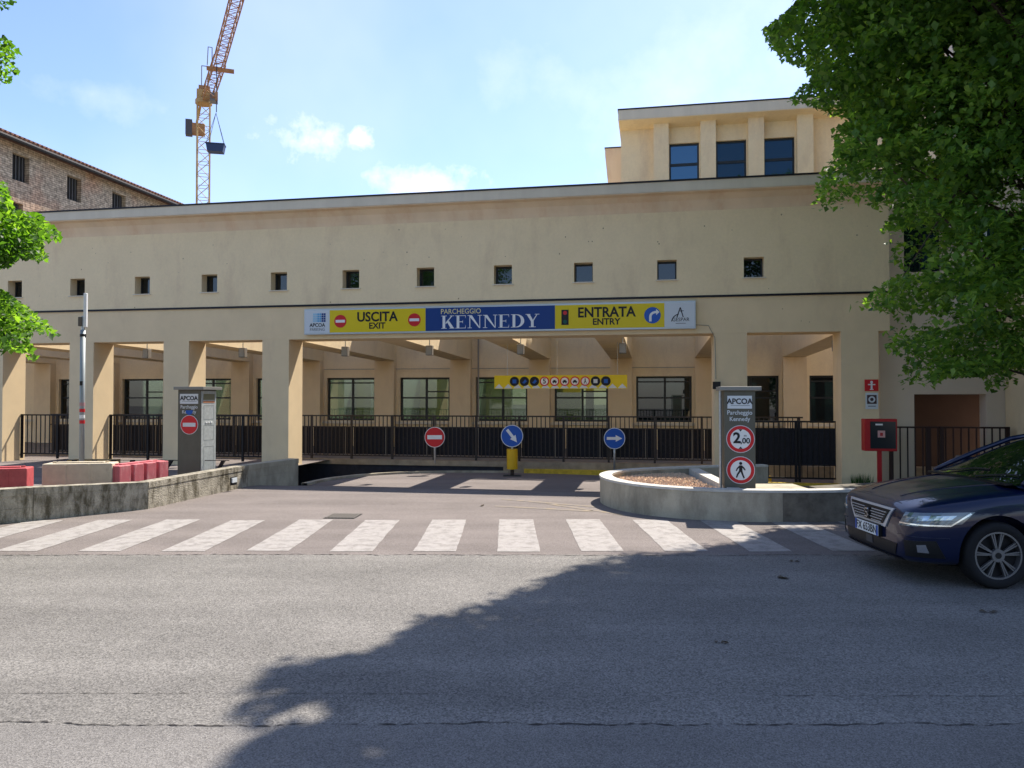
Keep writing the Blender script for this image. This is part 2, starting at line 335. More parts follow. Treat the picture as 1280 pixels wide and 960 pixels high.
sheet('forecourt', [Bq(-150, VC), Bq(-5.2, VC), Bq(-5.2, VP_), Bq(-6.0, VP_), Bq(-6.0, 2.6), Bq(-150, 2.6)], APRON)
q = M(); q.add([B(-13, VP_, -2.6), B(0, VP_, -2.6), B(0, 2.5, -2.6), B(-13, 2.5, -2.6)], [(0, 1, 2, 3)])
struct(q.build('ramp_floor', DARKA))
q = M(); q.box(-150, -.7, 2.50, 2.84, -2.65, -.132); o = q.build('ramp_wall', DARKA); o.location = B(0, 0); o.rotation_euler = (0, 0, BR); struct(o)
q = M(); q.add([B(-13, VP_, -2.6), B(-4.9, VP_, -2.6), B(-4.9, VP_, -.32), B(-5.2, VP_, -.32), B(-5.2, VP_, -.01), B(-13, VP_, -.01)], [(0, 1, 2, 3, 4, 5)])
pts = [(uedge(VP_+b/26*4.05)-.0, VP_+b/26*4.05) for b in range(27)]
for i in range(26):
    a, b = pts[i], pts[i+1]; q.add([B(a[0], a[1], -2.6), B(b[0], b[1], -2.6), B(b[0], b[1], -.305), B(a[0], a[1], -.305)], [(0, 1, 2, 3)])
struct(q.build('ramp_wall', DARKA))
q = M()                                              # raised kerb line along the curve
for i in range(26):
    a, b = pts[i], pts[i+1]
    q.add([B(a[0], a[1], -.30), B(b[0], b[1], -.30), B(b[0]+.16, b[1], -.30), B(a[0]+.16, a[1], -.30), B(a[0], a[1], -.24), B(b[0], b[1], -.24), B(b[0]+.16, b[1], -.24), B(a[0]+.16, a[1], -.24)],
          [(4, 5, 6, 7), (0, 1, 5, 4), (3, 2, 6, 7)])
struct(q.build('ramp_kerb', CONC2))
q = M(); q.add([B(-150, 2.6, 0)]+[B(150, 2.6, 0), B(150, 200, 0), B(-150, 200, 0)], [(0, 1, 2, 3)])
struct(q.build('ground', mat('courtyard_paving', (.2, .17, .14), .9, var=.15, vscale=2)))
q = M()
for i, k in enumerate(range(-5, 12)):
    pass
q.box(-150, 150, 2.44, 2.85, -.13, .02); q.box(-.7, 150, 2.442, 2.85, -.36, -.132)
o = q.build('courtyard_kerb', TANK); o.location = B(0, 0); o.rotation_euler = (0, 0, BR); struct(o)
bx = thing('yellow_kerb', 'yellow painted kerb strip curving behind the round planter', 'kerb', B(1.9, 1.9, -.3), BR)
q = M(); q.prism([(-2.0, .53), (-.9, .46), (0, .33), (3.4, -.25), (4.6, -.5), (4.6, -.2), (3.4, .12), (0, .535), (-2.0, .536)], 0, .13); q.build('kerb_stone', YKERB, bx)

# crosswalk: worn white bars, painted on the apron
q = M()
root = None
cr = bpy.data.objects.new('crosswalk', None); COL.objects.link(cr); struct(cr)
bar0 = None
for n in range(-6, 9):
    q = M(); x0 = -2.18 + n*1.004; y0, y1 = 9.22 + random.uniform(-.03, .03), 11.6 + random.uniform(-.05, .05)
    if n == -6: x0 += .05
    pts = []
    K = 14
    for i in range(K+1): pts.append((x0 + random.uniform(-.006, .006) + .0*i, y0 + (y1-y0)*i/K))
    for i in range(K+1): pts.append((x0 + .51 + random.uniform(-.006, .006), y1 - (y1-y0)*i/K))
    q.add([(a - .008*(b-9), b, .004) for a, b in pts], [tuple(range(len(pts)))])
    q.build('painted_bar', PAINT, cr)
def crack(name, pts_, wd, jit, z=.004, m=None):
    q = M(); P = []
    for (a, b) in zip(pts_[:-1], pts_[1:]):
        n = max(2, int(abs(b[0]-a[0])/.035))
        for i in range(n): t = i/n; P.append((a[0]+(b[0]-a[0])*t, a[1]+(b[1]-a[1])*t))
    off = 0; top = []; bot = []
    for x, y in P:
        off = off*.86 + random.gauss(0, jit); w_ = wd*max(.0, random.gauss(.55, .45))
        top.append((x, y+off+w_, z)); bot.append((x, y+off-w_*.3, z))
    n = len(P); q.add(top+bot, [(i, i+1, n+i+1, n+i) for i in range(n-1)]); return struct(q.build(name, m or mat('crack_dark', (.05, .045, .042), 1)))
crack('seam_crack', [(-8, 8.96), (-3, 9.02), (0, 9.0), (2, 8.97), (7, 9.0)], .016, .010)
crack('road_crack', [(-5, 4.355), (0, 4.345), (5, 4.33)], .011, .006)
crack('road_crack', [(-5, 4.8), (-.3, 4.79)], .005, .0015); crack('road_crack', [(1.6, 4.76), (5, 4.75)], .005, .0015)
crack('road_crack', [(-2.6, 12.7), (-.6, 12.75)], .006, .002); crack('road_crack', [(-4.6, 13.4), (-1.5, 13.2)], .006, .004)
q = M()
for k in range(26):
    x = -3 + k*.17; q.add([(x, 4.36 + random.uniform(0, .02), .004), (x+.2, 4.36 + random.uniform(0, .02), .004), (x+.2, 4.40+random.uniform(0, .03), .004), (x, 4.40+random.uniform(0, .03), .004)], [(0, 1, 2, 3)])
YW = mat('worn_yellow', (.25, .20, .135), .9, var=.12, vscale=6, stains=(7, .40, .55, (.190, .165, .148)))
for (a, b, c, d) in ((-.3, 13.0, 1.3, 12.4), (-.2, 13.9, 1.4, 12.9), (.6, 13.3, 1.75, 12.0)):
    q = M(); q.add([(a, b, .004), (c, d, .004), (c+.02, d+.16, .004), (a+.02, b+.14, .004)], [(0, 1, 2, 3)]); struct(q.build('worn_marking', YW))
# drain grate
g = thing('drain_grate', 'small square iron drain grate in the asphalt beyond the crossing', 'drain grate', (-2.62, 11.95, .002), R(-4))
M().box(-.24, .24, -.24, .24, 0, .004).build('grate_bed', FRAME, g)
s = M().box(-.22, -.19, -.22, .22, .004, .012).build('bar', mat('cast_iron', (.16, .145, .13), .7, .5), g)
copies(s, g, [(.052*k, 0, 0) for k in range(1, 9)])
q = M(); q.add([(.0,0,.006)], [])
# fallen leaves/litter on the road
for (x, y, r_) in ((2.75, 7.85, .06), (-.5, 13.1, .05), (1.55, 5.8, .035), (3.15, 8.6, .04), (4.1, 6.6, .045)):
    q = M()
    for k in range(3):
        a = random.uniform(0, 6.28); px_, py_ = x+random.uniform(-r_, r_), y+random.uniform(-r_, r_)
        q.add([(px_, py_, .005), (px_+r_*math.cos(a), py_+r_*math.sin(a), .022), (px_+r_*1.5*math.cos(a+.5), py_+r_*1.5*math.sin(a+.5), .008), (px_+r_*math.cos(a+1.2), py_+r_*math.sin(a+1.2), .016)], [(0, 1, 2, 3)])
    tag(q.build('fallen_leaves', mat('dead_leaf', (.09, .07, .05), .9)), 'few dry leaves lying on the asphalt of the street', 'leaves', 'fallen leaves on the asphalt')

# ------------------------------------------------------------------ parking building
PB = thing('parking_building', 'long cream two-level parking building with open pillared ground floor', 'building', B(0, 0), BR)
U0, U1 = -26.0, 8.96
wins = [-14.6 + 2.052*k for k in range(-5, 11)]
HW = .235
q = holed(U0, U1, 4.31, 6.95, 0, .5, [(c-HW, c+HW, 4.74, 5.23) for c in wins]); q.build('upper_wall', STUC, PB)
M().box(U0, U1, 0.004, .82, ZL, 4.30).build('lintel', STUC2, PB)
M().box(U0, U1, -.03, .1, 4.285, 4.335).build('string_course', FLASH, PB)
q = M(); P = [(.02, 6.35), (-.03, 6.5), (-.10, 6.65), (-.22, 6.77), (-.345, 6.80), (-.345, 6.82), (.1, 6.82), (.1, 6.35)]
q.prism(P, U0, U1+.04, 'x'); q.build('cornice_cove', SOFF, PB, smooth=False)
M().box(U0, U1+.06, -.36, .6, 6.823, 7.06).build('fascia', FASC, PB)
M().box(U0, U1+.08, -.385, .6, 7.063, 7.10).build('roof_edge', FLASH, PB)
wf = None
for c in wins:
    f = M(); f.box(c-HW, c-HW+.035, .26, .32, 4.74, 5.23); f.box(c+HW-.035, c+HW, .26, .32, 4.74, 5.23); f.box(c-HW, c+HW, .262, .318, 5.19, 5.23); f.box(c-HW, c+HW, .262, .318, 4.74, 4.78)
    f = f.build('window', FRAME, PB)
    M().box(c-HW+.03, c+HW-.03, .285, .295, 4.77, 5.2).build('pane', GLASSD, f)
    M().box(c-HW-.04, c+HW+.04, -.035, .26, 4.715, 4.742).build('sill', FASC, f)
M().box(U0, U1, .503, .52, 4.4, 6.8).build('inner_lining', PVC, PB)
for g_ in G:
    if g_ < U0+1 or g_ > 9 or (-6 < g_ < 5.5): continue
    w_ = .77 if g_ < 8 else .83
    zb = -.32 if g_ > 0 else 0
    M().box(g_-w_, g_, 0, .82, zb, ZL-.002).build('pillar', STUC2, PB)
zs0 = 2.72
for g_ in G:
    if g_ > 9.2: continue
    q = M(); q.prism([(.824, ZL+.01), (.824, 4.3), (8.8, 4.3), (8.8, 3.26)], g_-.77, g_, 'x'); q.build('beam', STUC, PB)
    M().box(g_-.77, g_, 8.5, 8.8, -.05, 3.255).build('pilaster', STUC2, PB)
holes = [(g_+.14, g_+2.96-.87, .98, 2.62) for g_ in G]
q = holed(-25, 12.5, 0, 7.6, 8.8, 9.15, holes); q.build('courtyard_wall', STUC, PB)
M().box(-25, 12.5, 7.3, 9.2, 7.6, 8.3).build('courtyard_cornice', STUC, PB)
M().box(-25, 12.5, 8.7, 8.79, .86, .95).build('sill_band', FASC, PB)
for i, g_ in enumerate(G):
    a, b, c, d = g_+.14, g_+2.96-.87, .98, 2.62
    f = M(); y0, y1 = 8.93, 9.0; t_ = .07
    for (x0, x1, z0, z1) in ((a, a+t_, c, d), (b-t_, b, c, d), (a, b, d-t_, d), (a, b, c, c+t_)): f.box(x0, x1, y0 if x1-x0 < .1 else y0+.003, y1 if x1-x0 < .1 else y1-.003, z0, z1)
    mid = a + (b-a)*.52; f.box(mid-.04, mid+.04, y0+.001, y1-.001, c, d); f.box(a, b, y0+.005, y1-.005, c+.84, c+.90)
    if i % 2 == 0: f.box(a, b, y0+.006, y1-.006, d-.22, d-.17)
    else: f.box(mid, b, y0+.006, y1-.006, c+1.08, c+1.13)
    f = f.build('courtyard_window', FRAME, PB)
    M().box(a+.05, b-.05, 8.96, 8.968, c+.05, d-.05).build('pane', GLASS if g_ < 2 else GLASSD, f)
# rooms seen through the courtyard windows: pale far wall with bright openings, ceiling left off to let daylight in
q = M(); q.box(-25, 12.5, 9.16, 15, .0, .02); q.build('room_floor', ROOMF, PB)
q = holed(-25, 12.5, .02, 3.2, 13.2, 13.4, [(g_+.5+.2*(i % 3), g_+1.9, .3, 2.5) for i, g_ in enumerate(G)]); q.build('room_wall', ROOM, PB)
q = M()
for i, g_ in enumerate(G):
    q.box(g_-.5, g_-.42, 9.16, 13.19, .02, 3.2); q.box(g_+.8+.3*(i % 2), g_+1.1+.3*(i % 2), 11, 11.25, .02, 3.2)
q.build('room_partition', mat('room_white', (.55, .58, .55), .9), PB)
# flared drip pieces at pillar feet
for g_ in (G[4], G[3], G[2], G[1]):
    pass
# ceiling lamps fixed behind the lintel
def lamp(u, label):
    o = thing('ceiling_lamp', label, 'lamp', B(u, .98, 3.0), BR, 'grey box lamps under the beams')
    M().box(-.09, .09, -.06, .1, 0, .27).build('lamp_body', mat('lamp_grey', (.22, .20, .17), .6), o, bevel=.01)
    M().box(-.075, .075, -.068, -.061, .02, .25).build('lamp_glass', mat('lamp_lens', (.32, .30, .26), .3), o)
    M().tube([(0, .02, .27), (0, .02, .62)], .015, 6).build('stem', STEEL, o)
for u, lb in ((-11.05, 'grey box lamp hanging in the opening right of the grey camera pole'), (-8.0, 'grey box lamp hanging in the opening right of the left totem'),
              (-4.9, 'grey box lamp hanging below the APCOA logo end of the long sign'), (-2.47, 'grey box lamp hanging below the second no-entry mark of the long sign'),
              (.05, 'grey box lamp hanging below the letters NN of the long sign'), (2.75, 'grey box lamp hanging below the word ENTRATA'), (8.0, 'grey box lamp hanging above the small gate by the fire cabinet')):
    lamp(u, lb)

rr = random.Random(9)
SPOT = mat('plaster_pock', (.30, .22, .14), .95)
q = M()
for k in range(46):
    u, z = rr.uniform(-14, 8.8), rr.uniform(5.3, 6.3) if k < 34 else rr.uniform(3.6, 5.3); r_ = rr.uniform(.008, .02)
    if any(abs(u-c) < .4 and 4.6 < z < 5.4 for c in wins) or (su_lo := -5.6) < u < 4.4 and z < 4.3: continue
    yq = -.003 if z > 4.31 else .001
    q.prism([(u+r_*math.cos(a_)*rr.uniform(.6, 1.2), z+r_*1.2*math.sin(a_)) for a_ in [i*1.05 for i in range(6)]], yq, yq+.004, 'y')
q.build('plaster_pocks', SPOT, PB)['kind'] = 'stuff'
M().tube([(4.55, -.015, 3.62), (4.85, -.015, 3.6), (5.0, -.015, 3.3), (5.02, -.015, 2.3)], .008, 5).build('cable', mat('cable_grey', (.25, .23, .2), .6), PB)
M().box(4.42, 4.52, -.06, -.002, 3.55, 3.68).build('cable_box', WGREY, PB)
for g_ in (G[5], G[6], G[7]): M().tube([(g_+.25, 8.76, 0), (g_+.25, 8.76, 4.2)], .03, 8).build('downpipe', mat('pipe_grey', (.33, .3, .26), .5), PB) if g_ == G[6] else None
M().tube([(-9, 8.72, 2.95), (5.5, 8.72, 2.93)], .012, 6).build('conduit', mat('pipe_grey', (.33, .3, .26), .5), PB)

# right-hand wing
RW = thing('right_wing', 'tall pale wing of the building half hidden behind the large tree', 'building', B(0, 0), BR)
pu0, pu1 = 9.75, 11.35
WING = mat('stucco_pale', (.74, .62, .50), .9, var=.03, vscale=1.2, bump=.2)
WW = ((9.55, 10.4, 4.9, 6.3), (11.4, 12.4, 4.9, 6.3)); WT = ((11.5, 12.4, 8.2, 9.7), (13.2, 14.2, 8.2, 9.7))
q = holed(8.965, 16.0, -.3, 7.0, .9, 1.3, [(pu0, pu1, -.3, 1.93)]+list(WW)); q.build('wall', WING, RW)
q = holed(10.7, 16.0, 7.005, 13.2, .9, 1.3, list(WT)); q.build('upper_wall', WING, RW)
M().box(10.7, 10.75, 1.3, 8, 7.005, 13.2).build('side_wall', STUC, RW)
M().box(10.5, 16.2, .55, 8, 13.2, 13.6).build('roof_slab', FASC, RW); M().box(8.97, 10.68, .8, 8, 7.0, 7.12).build('low_roof', FASC, RW)
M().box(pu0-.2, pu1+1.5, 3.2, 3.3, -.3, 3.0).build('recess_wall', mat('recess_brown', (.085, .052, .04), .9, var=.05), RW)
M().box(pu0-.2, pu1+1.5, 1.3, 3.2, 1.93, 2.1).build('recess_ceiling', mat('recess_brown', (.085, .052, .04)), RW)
M().box(11.75, 22, -.35, .88, -.3, 4.3).build('front_block', STUC2, RW)
for (a, b, c, d) in WW+WT:
    f = M(); f.box(a, a+.06, 1.05, 1.12, c, d); f.box(b-.06, b, 1.05, 1.12, c, d); f.box(a, b, 1.052, 1.118, c, c+.06); f.box(a, b, 1.052, 1.118, d-.06, d); f.box((a+b)/2-.03, (a+b)/2+.03, 1.054, 1.116, c, d)
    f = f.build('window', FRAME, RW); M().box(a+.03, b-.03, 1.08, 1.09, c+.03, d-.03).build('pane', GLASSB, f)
ac = thing('air_conditioner', 'small pale air conditioning unit fixed on the wing beside a window behind the tree', 'air conditioner', B(10.95, .5, 5.5), BR)
M().box(-.3, .3, 0, .3, 0, .5).build('case', WGREY, ac, bevel=.02); q = M(); q.ring((0, .25), .0, .18, -.012, -.002); q.build('fan_grille', FRAME, ac)
M().box(-.3, -.27, .3, .4, -.04, .0).build('bracket', STEEL, ac); M().box(.27, .3, .3, .4, -.04, 0).build('bracket', STEEL, ac)
nb = thing('wall_notice', 'small grey notice board on the wall right of the brown recess', 'notice', B(11.95, -.37, 1.72), BR)
M().box(-.1, .1, -.0, .015, 0, .16).build('plate', WGREY, nb); M().box(-.1, .1, -.0, .015, .19, .23).build('strip', BLACK, nb)

# upper office block behind
OB = thing('office_block', 'upper storey block with pale fascia and blue-reflecting windows between columns', 'building', B(0, 0), BR)
def uat(px, v):
    x = (px-640)/960; return (x*(O[1]+BC*v) + BS*v)/(BC - BS*x)
V2 = 9.6
zat = lambda py, px, v: 1.83 + (498-py)/960*(O[1]+BS*uat(px, v)+BC*v)
ub0 = uat(777, V2)
cols = [(uat(a, V2-.35), uat(b, V2-.35)) for a, b in ((818, 837), (877, 896), (937, 957), (998, 1019))]
pitch = cols[1][0]-cols[0][0]; wcol = cols[0][1]-cols[0][0]
cols = [(cols[0][0]+pitch*k, cols[0][0]+pitch*k+wcol) for k in range(4)]
ztop = zat(134, 775, V2-.7); zf = zat(148, 775, V2-.7); zw = zat(178, 838, V2)
hol = [(cols[k][1]+.03, cols[k+1][0]-.03, zw-1.75, zw) for k in range(3)]
q = holed(ub0, 14, 7.6, zf, V2, V2+.4, hol); q.build('wall', STUC, OB)
M().box(ub0, ub0+.3, V2+.4, V2+7, 7.6, zf).build('side_wall', STUC, OB)
q = M(); q.prism([(V2-.7, zf+.002), (V2-.7, zf-.02), (V2+.02, zf-.16), (V2+.02, zf+.002)], ub0-.05, 14, 'x'); q.build('soffit', STUC, OB)
M().box(ub0-.07, 14, V2-.71, V2+7.2, zf+.005, ztop-.05).build('fascia', FASC, OB)
M().box(ub0-.09, 14, V2-.73, V2+7.2, ztop-.047, ztop).build('roof_edge', FLASH, OB)
for a, b in cols: M().box(a, b, V2-.35, V2-.003, 7.9, zf-.06).build('column', STUC, OB)
for (a, b, c, d) in hol:
    f = M(); f.box(a, a+.06, V2+.1, V2+.17, c, d); f.box(b-.06, b, V2+.1, V2+.17, c, d); f.box(a, b, V2+.102, V2+.168, d-.07, d); f.box(a, b, V2+.102, V2+.168, c, c+.06); f.box(a, b, V2+.104, V2+.166, d-.82, d-.72)
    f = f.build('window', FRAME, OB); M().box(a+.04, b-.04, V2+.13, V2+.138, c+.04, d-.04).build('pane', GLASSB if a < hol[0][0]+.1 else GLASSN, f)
    M().box(a, b, V2+.3, V2+.32, c, d).build('blind', PVC, f)
q = M(); a = uat(757, V2+2.2); zt = zat(184, 757, V2+2.2); zl = zat(192, 757, V2+2.2)
q.prism([(a, zt), (a, zl), (a+.35, 8.0), (ub0+.8, 8.0), (ub0+.8, zt)], V2+2.2, V2+6, 'y'); q.build('side_flare', SOFF, OB)
M().box(a-.02, ub0+.8, V2+2.17, V2+6, zt+.003, zt+.04).build('side_roof_edge', FLASH, OB)

# ------------------------------------------------------------------ railings
def railing(name, label, u0, u1, v, z0, z1, posts, step, cat='fence', group=None, thick=.008, mid=None, panel=None, mt=BLKM, pw=.03):
    o = thing(name, label, cat, B(u0, v, z0), BR, group); Ln = u1-u0; H = z1-z0
    M().box(0, Ln, -.02, .02, H-.04, H).build('top_rail', mt, o)
    M().box(0, Ln, -.018, .018, .08, .12).build('bottom_rail', mt, o)
    if mid: M().box(0, Ln, -.016, .016, mid-.015, mid+.015).build('middle_rail', mt, o)
    p0 = None; xs = [u-u0 for u in posts]
    p0 = M().box(-pw, pw, -pw, pw, -.04 if z0 > -.1 else 0, H+.003).build('post', mt, o); p0.location = (xs[0], 0, 0); copies(p0, o, [(x, 0, 0) for x in xs[1:]])
    n = int(Ln/step); b0 = M().box(-thick, thick, -thick, thick, .12, H-.04).build('baluster', mt, o); b0.location = (step/2, 0, 0)
    copies(b0, o, [(step/2+step*k, 0, 0) for k in range(1, n) if min(abs(step/2+step*k-x) for x in xs) > .035])
    if panel:
        y_, a, b, pst, pm = panel
        k = max(1, round(Ln/pst)); wd = Ln/k
        s0 = M().box(.012, wd-.012, y_, y_+.012, a, b).build('infill_panel', pm, o); copies(s0, o, [(wd*i, 0, 0) for i in range(1, k)])
    return o
PANEL = mat('black_mesh_panel', (.014, .014, .02), .6, .1, var=.3, vscale=12, bump=.3)
fp = [uat(p, 2.65) for p in (390, 439, 490, 542, 594, 647, 703, 758, 817, 877)]
stp = (fp[-1]-fp[0])/9; fp = [fp[0]+stp*k for k in range(-7, 12)]
railing('courtyard_fence', 'long black metal railing across the courtyard behind the round traffic signs', fp[0]-.1, fp[-1]+.1, 2.65, .02, 1.33, fp, .125, mid=.96, panel=(.16, .13, .95, stp, PANEL), thick=.012, mt=mat('fence_brown', (.04, .033, .03), .5, .2))
scr = thing('screen_frame', 'thin pale steel uprights of the screen behind the courtyard railing', 'frame', B(fp[0], 2.79, .02), BR)
s0 = M().box(-.014, .014, 0, .012, .12, .96).build('upright', mat('frame_tan', (.22, .19, .15), .6), scr); s0.location = (stp*.8, 0, 0); copies(s0, scr, [(stp*(.8+k), 0, 0) for k in range(1, 18)]); M().box(0, stp*18, .0, .01, .955, .97).build('top_bar', MATS['frame_tan'], scr)
# slim steel uprights standing behind the railing
for nm, u0, u1, lb in (('bay_fence', G[1]+.01, G[2]-.78, 'black bar railing in the bay left of the grey camera pole'),
                       ('bay_fence', G[2]+.01, G[3]-.78, 'black bar railing in the bay right of the grey camera pole'),
                       ('bay_fence', G[3]+.01, G[4]-.78, 'black bar railing in the bay behind the left totem'),
                       ('bay_fence', G[4]+.01, G[5]-.78, 'black bar railing in the bay right of the left totem')):
    railing(nm, lb, u0, u1, .66, .1, 1.36, [u0+.04, u1-.04, u0+1.25], .15, group='railings between the left pillars', thick=.011, pw=.028)
railing('pedestrian_gate', 'black double bar gate closing the bay left of the fire cabinet', 5.86, 8.12, .6, -.22, 1.28, [5.9, 6.96, 7.04, 8.08], .13, cat='gate', thick=.009, mid=.42, panel=(.02, .42, 1.32, 1.13, PANEL))
yk = thing('gate_kerb', 'yellow and red striped kerb strip under the pedestrian gate', 'kerb', B(5.86, .2, -.3), BR)
M().box(0, 2.26, 0, .25, 0, .085).build('kerb_stone', YKERB, yk)
for k in range(5): M().box(.1+.2*k, .18+.2*k, -.006, .0, .0, .06).build('stripe', mat('kerb_red', (.30, .04, .03)), yk)
railing('side_fence', 'dark brown bar fence in front of the brown recess behind the car', 9.0, 11.6, .3, -.3, 1.17, [9.05, 9.85, 10.15, 11.55], .165, thick=.014, mt=mat('brown_metal', (.03, .015, .014), .5, .3), pw=.04)
pp = thing('paper_scrap', 'white paper scrap tied to the gate beside the right totem', 'paper', B(5.93, .53, .75), BR)
q = M(); q.add([(-.05, 0, .0), (.03, .01, -.03), (.07, -.01, .06), (.0, .0, .12), (-.03, -.01, .22), (-.06, 0, .1)], [(0, 1, 2, 3), (0, 3, 4, 5)]); q.build('sheet', WHITE, pp)

# ------------------------------------------------------------------ long sign above the portal
su0, su1 = uat(380, -.12), uat(870, -.12); SL = su1-su0; SZ0, SZ1 = 3.52, 4.20
SG = thing('entrance_sign', 'long yellow and blue lightbox sign KENNEDY above the car park portal', 'sign', B(su0, -.13, SZ0), BR)
H = SZ1-SZ0
M().box(0, SL, 0, .125, 0, H).build('sign_box', mat('sign_frame', (.5, .55, .58), .4, .3), SG, bevel=.008)
seg = [uat(p, -.12)-su0 for p in (380, 412, 532, 694, 831, 870)]
def pan(a, b, m_, nm): M().box(a, b, -.006, -.0005, .045, H-.045).build(nm, m_, SG)
pan(.03, seg[1]-.003, WGREY, 'white_panel'); pan(seg[1], seg[2]-.003, YEL, 'yellow_panel'); pan(seg[2], seg[3]-.003, NAVY, 'navy_panel'); pan(seg[3], seg[4]-.003, YEL, 'yellow_panel'); pan(seg[4], SL-.03, WGREY, 'white_panel')
yf = -.008
c = (seg[0]+.03+seg[1])/2
dots = M(); dots.m = 0
for i in range(6):
    for j in range(4):
        m_ = 0 if i < 2 else (1 if i < 4 else 2); dots.m = m_
        dots.box(c-.12+i*.06, c-.12+i*.06+.05, yf-.002, yf+.001, .33+j*.06, .33+j*.06+.05)
dots.build('logo_squares', [mat('print_pale_blue', (.32, .55, .70), .5), SKYB, NAVY], SG)
text('APCOA', .135, (c, yf, .245), BLACK, SG, bold=.02, sxx=.95); text('PARKING', .115, (c, yf, .13), mat('grey_print', (.18, .2, .22)), SG, sxx=.88)
def noentry(x, z, r, y, parent, bar=WHITE):
    q = M(); q.disc((x, z), r, y-.003, y+.001); q.build('red_disc', RED, parent); q = M(); q.box(x-r*.76, x+r*.76, y-.006, y-.0035, z-r*.21, z+r*.21); q.build('white_bar', bar, parent)
cy = (seg[1]+seg[2])/2
noentry(seg[1]+.30, .34, .17, yf, SG); noentry(seg[2]-.30, .34, .17, yf, SG)
text('USCITA', .345, (cy, yf, .43), BLACK, SG, bold=.026, sxx=.95); text('EXIT', .22, (cy, yf, .20), BLACK, SG, bold=.026)
# KENNEDY in a high-contrast serif
def serif(word, x0, x1, z0, z1, y, mt, parent):
    h = z1-z0; wd = {'K': .85, 'E': .74, 'N': .92, 'D': .86, 'Y': .84}; tw = sum(wd[c_] for c_ in word)*h*.98; k = (x1-x0)/tw; x = x0
    q = M()
    def poly(p, xx, ww):
        q.prism([(xx + a*ww, z0 + b*h) for a, b in p], y-.002, y+.001, 'y')
    T = .20; t = .055; sfx = .06
    for c_ in word:
        ww = wd[c_]*h*k; adv = ww*.98; W = ww*.92
        def st(a, b, xx=x): q.box(xx+a*W, xx+b*W, y-.0021, y+.0011, z0, z1)
        def sf(a, b, top, xx=x):
            za = (z1-t*h*.7) if top else z0; q.box(xx+a*W, xx+b*W, y-.0023, y+.0013, za, za+t*h*.7)
        if c_ == 'K':
            st(.10, .10+T); sf(.0, .42, 0); sf(.0, .42, 1); poly([(.30, .42), (.36, .36), (.86, 1), (.78, 1)], x, W)
            poly([(.40, .56), (.52, .70), (.98, .0), (.72, .0)], x, W); sf(.62, 1.0, 0); sf(.66, .98, 1)
        if c_ == 'E':
            st(.12, .12+T+.03); sf(.0, .9, 0); sf(.0, .9, 1); q.box(x+.3*W, x+.66*W, y-.0022, y+.0012, z0+.48*h, z0+.53*h)
            poly([(.84, .0), (.90, .0), (.90, .27)], x, W); poly([(.84, 1), (.90, 1), (.90, .75)], x, W); poly([(.60, .50), (.66, .36), (.66, .65)], x, W)
        if c_ == 'N':
            st(.13, .13+t); st(.82, .82+t); sf(0, .30, 0); sf(.70, 1.0, 1); sf(0, .22, 1); poly([(.06, 1), (.30, 1), (.87, 0), (.80, 0)], x, W)
        if c_ == 'D':
            st(.12, .12+T); sf(.0, .45, 0); sf(.0, .45, 1); pts_ = []
            for i in range(13):
                a = -90+15*i; pts_.append((.42+.55*math.cos(R(a)), .5+.5*math.sin(R(a))))
            for i in range(12, -1, -1):
                a = -90+15*i; pts_.append((.40+.33*math.cos(R(a)), .5+.44*math.sin(R(a))))
            n = 13
            for i in range(12): poly([pts_[i], pts_[i+1], pts_[2*n-2-i], pts_[2*n-1-i]], x, W)
        if c_ == 'Y':
            q.box(x+.40*W, x+(.40+T)*W, y-.0021, y+.0011, z0, z0+.48*h); sf(.26, .76, 0); sf(.0, .36, 1); sf(.68, 1.02, 1)
            poly([(.06, 1), (.30, 1), (.60, .44), (.42, .40)], x, W); poly([(.50, .48), (.57, .44), (.90, 1), (.84, 1)], x, W)
        x += adv
    return q.build('lettering', mt, parent)
b0_, b1_ = seg[2], seg[3]
serif('KENNEDY', b0_+.42, b1_-.38, .10, .43, yf, WHITE, SG)
text('PARCHEGGIO', .185, (b0_+.40, yf, .53), PALEY, SG, align='LEFT', sxx=.92, bold=.005)
# entrata panel
q = M(); q.box(seg[3]+.16, seg[3]+.34, yf-.004, yf+.001, .14, .52); q.build('traffic_light_print', BLACK, SG)
for z_, m_ in ((.44, RED), (.33, mat('dim_black', (.03, .03, .03))), (.22, mat('dim_green', (.02, .10, .08)))):
    q = M(); q.disc((seg[3]+.25, z_), .05, yf-.007, yf-.0045, 16); q.build('light_dot', m_, SG)
cx_ = seg[3]+.36 + (seg[4]-seg[3]-.9)/2
text('ENTRATA', .345, (cx_+.02, yf, .43), BLACK, SG, bold=.026, sxx=.93); text('ENTRY', .22, (cx_+.02, yf, .20), BLACK, SG, bold=.026)
ax_ = seg[4]-.29
q = M(); q.disc((ax_, .34), .20, yf-.003, yf+.001); q.build('blue_disc', BLUE, SG)
q = M(); P_ = [(-.08, -.15), (-.02, -.15)] + [(.09-.11*math.cos(R(a)), -.03+.08*math.sin(R(a))) for a in range(0, 91, 15)] + [(.09, .0), (.17, .075), (.09, .15), (.09, .105)] + [(.09-.17*math.cos(R(a)), -.03+.135*math.sin(R(a))) for a in range(90, -1, -15)]
q.prism([(ax_+a, .34+b) for a, b in P_], yf-.006, yf-.0035, 'y'); q.build('white_arrow', WHITE, SG)
cg = (seg[4]+SL-.03)/2
text('GESPAR', .125, (cg+.03, yf, .22), BLACK, SG, sxx=.95); q = M()
for p0_, p1_ in (((-.06, .28), (.02, .52)), ((.02, .52), (.09, .28))): q.prism([(cg+p0_[0]-.012, p0_[1]), (cg+p0_[0]+.012, p0_[1]), (cg+p1_[0]+.012, p1_[1]), (cg+p1_[0]-.012, p1_[1])], yf-.002, yf+.001, 'y')
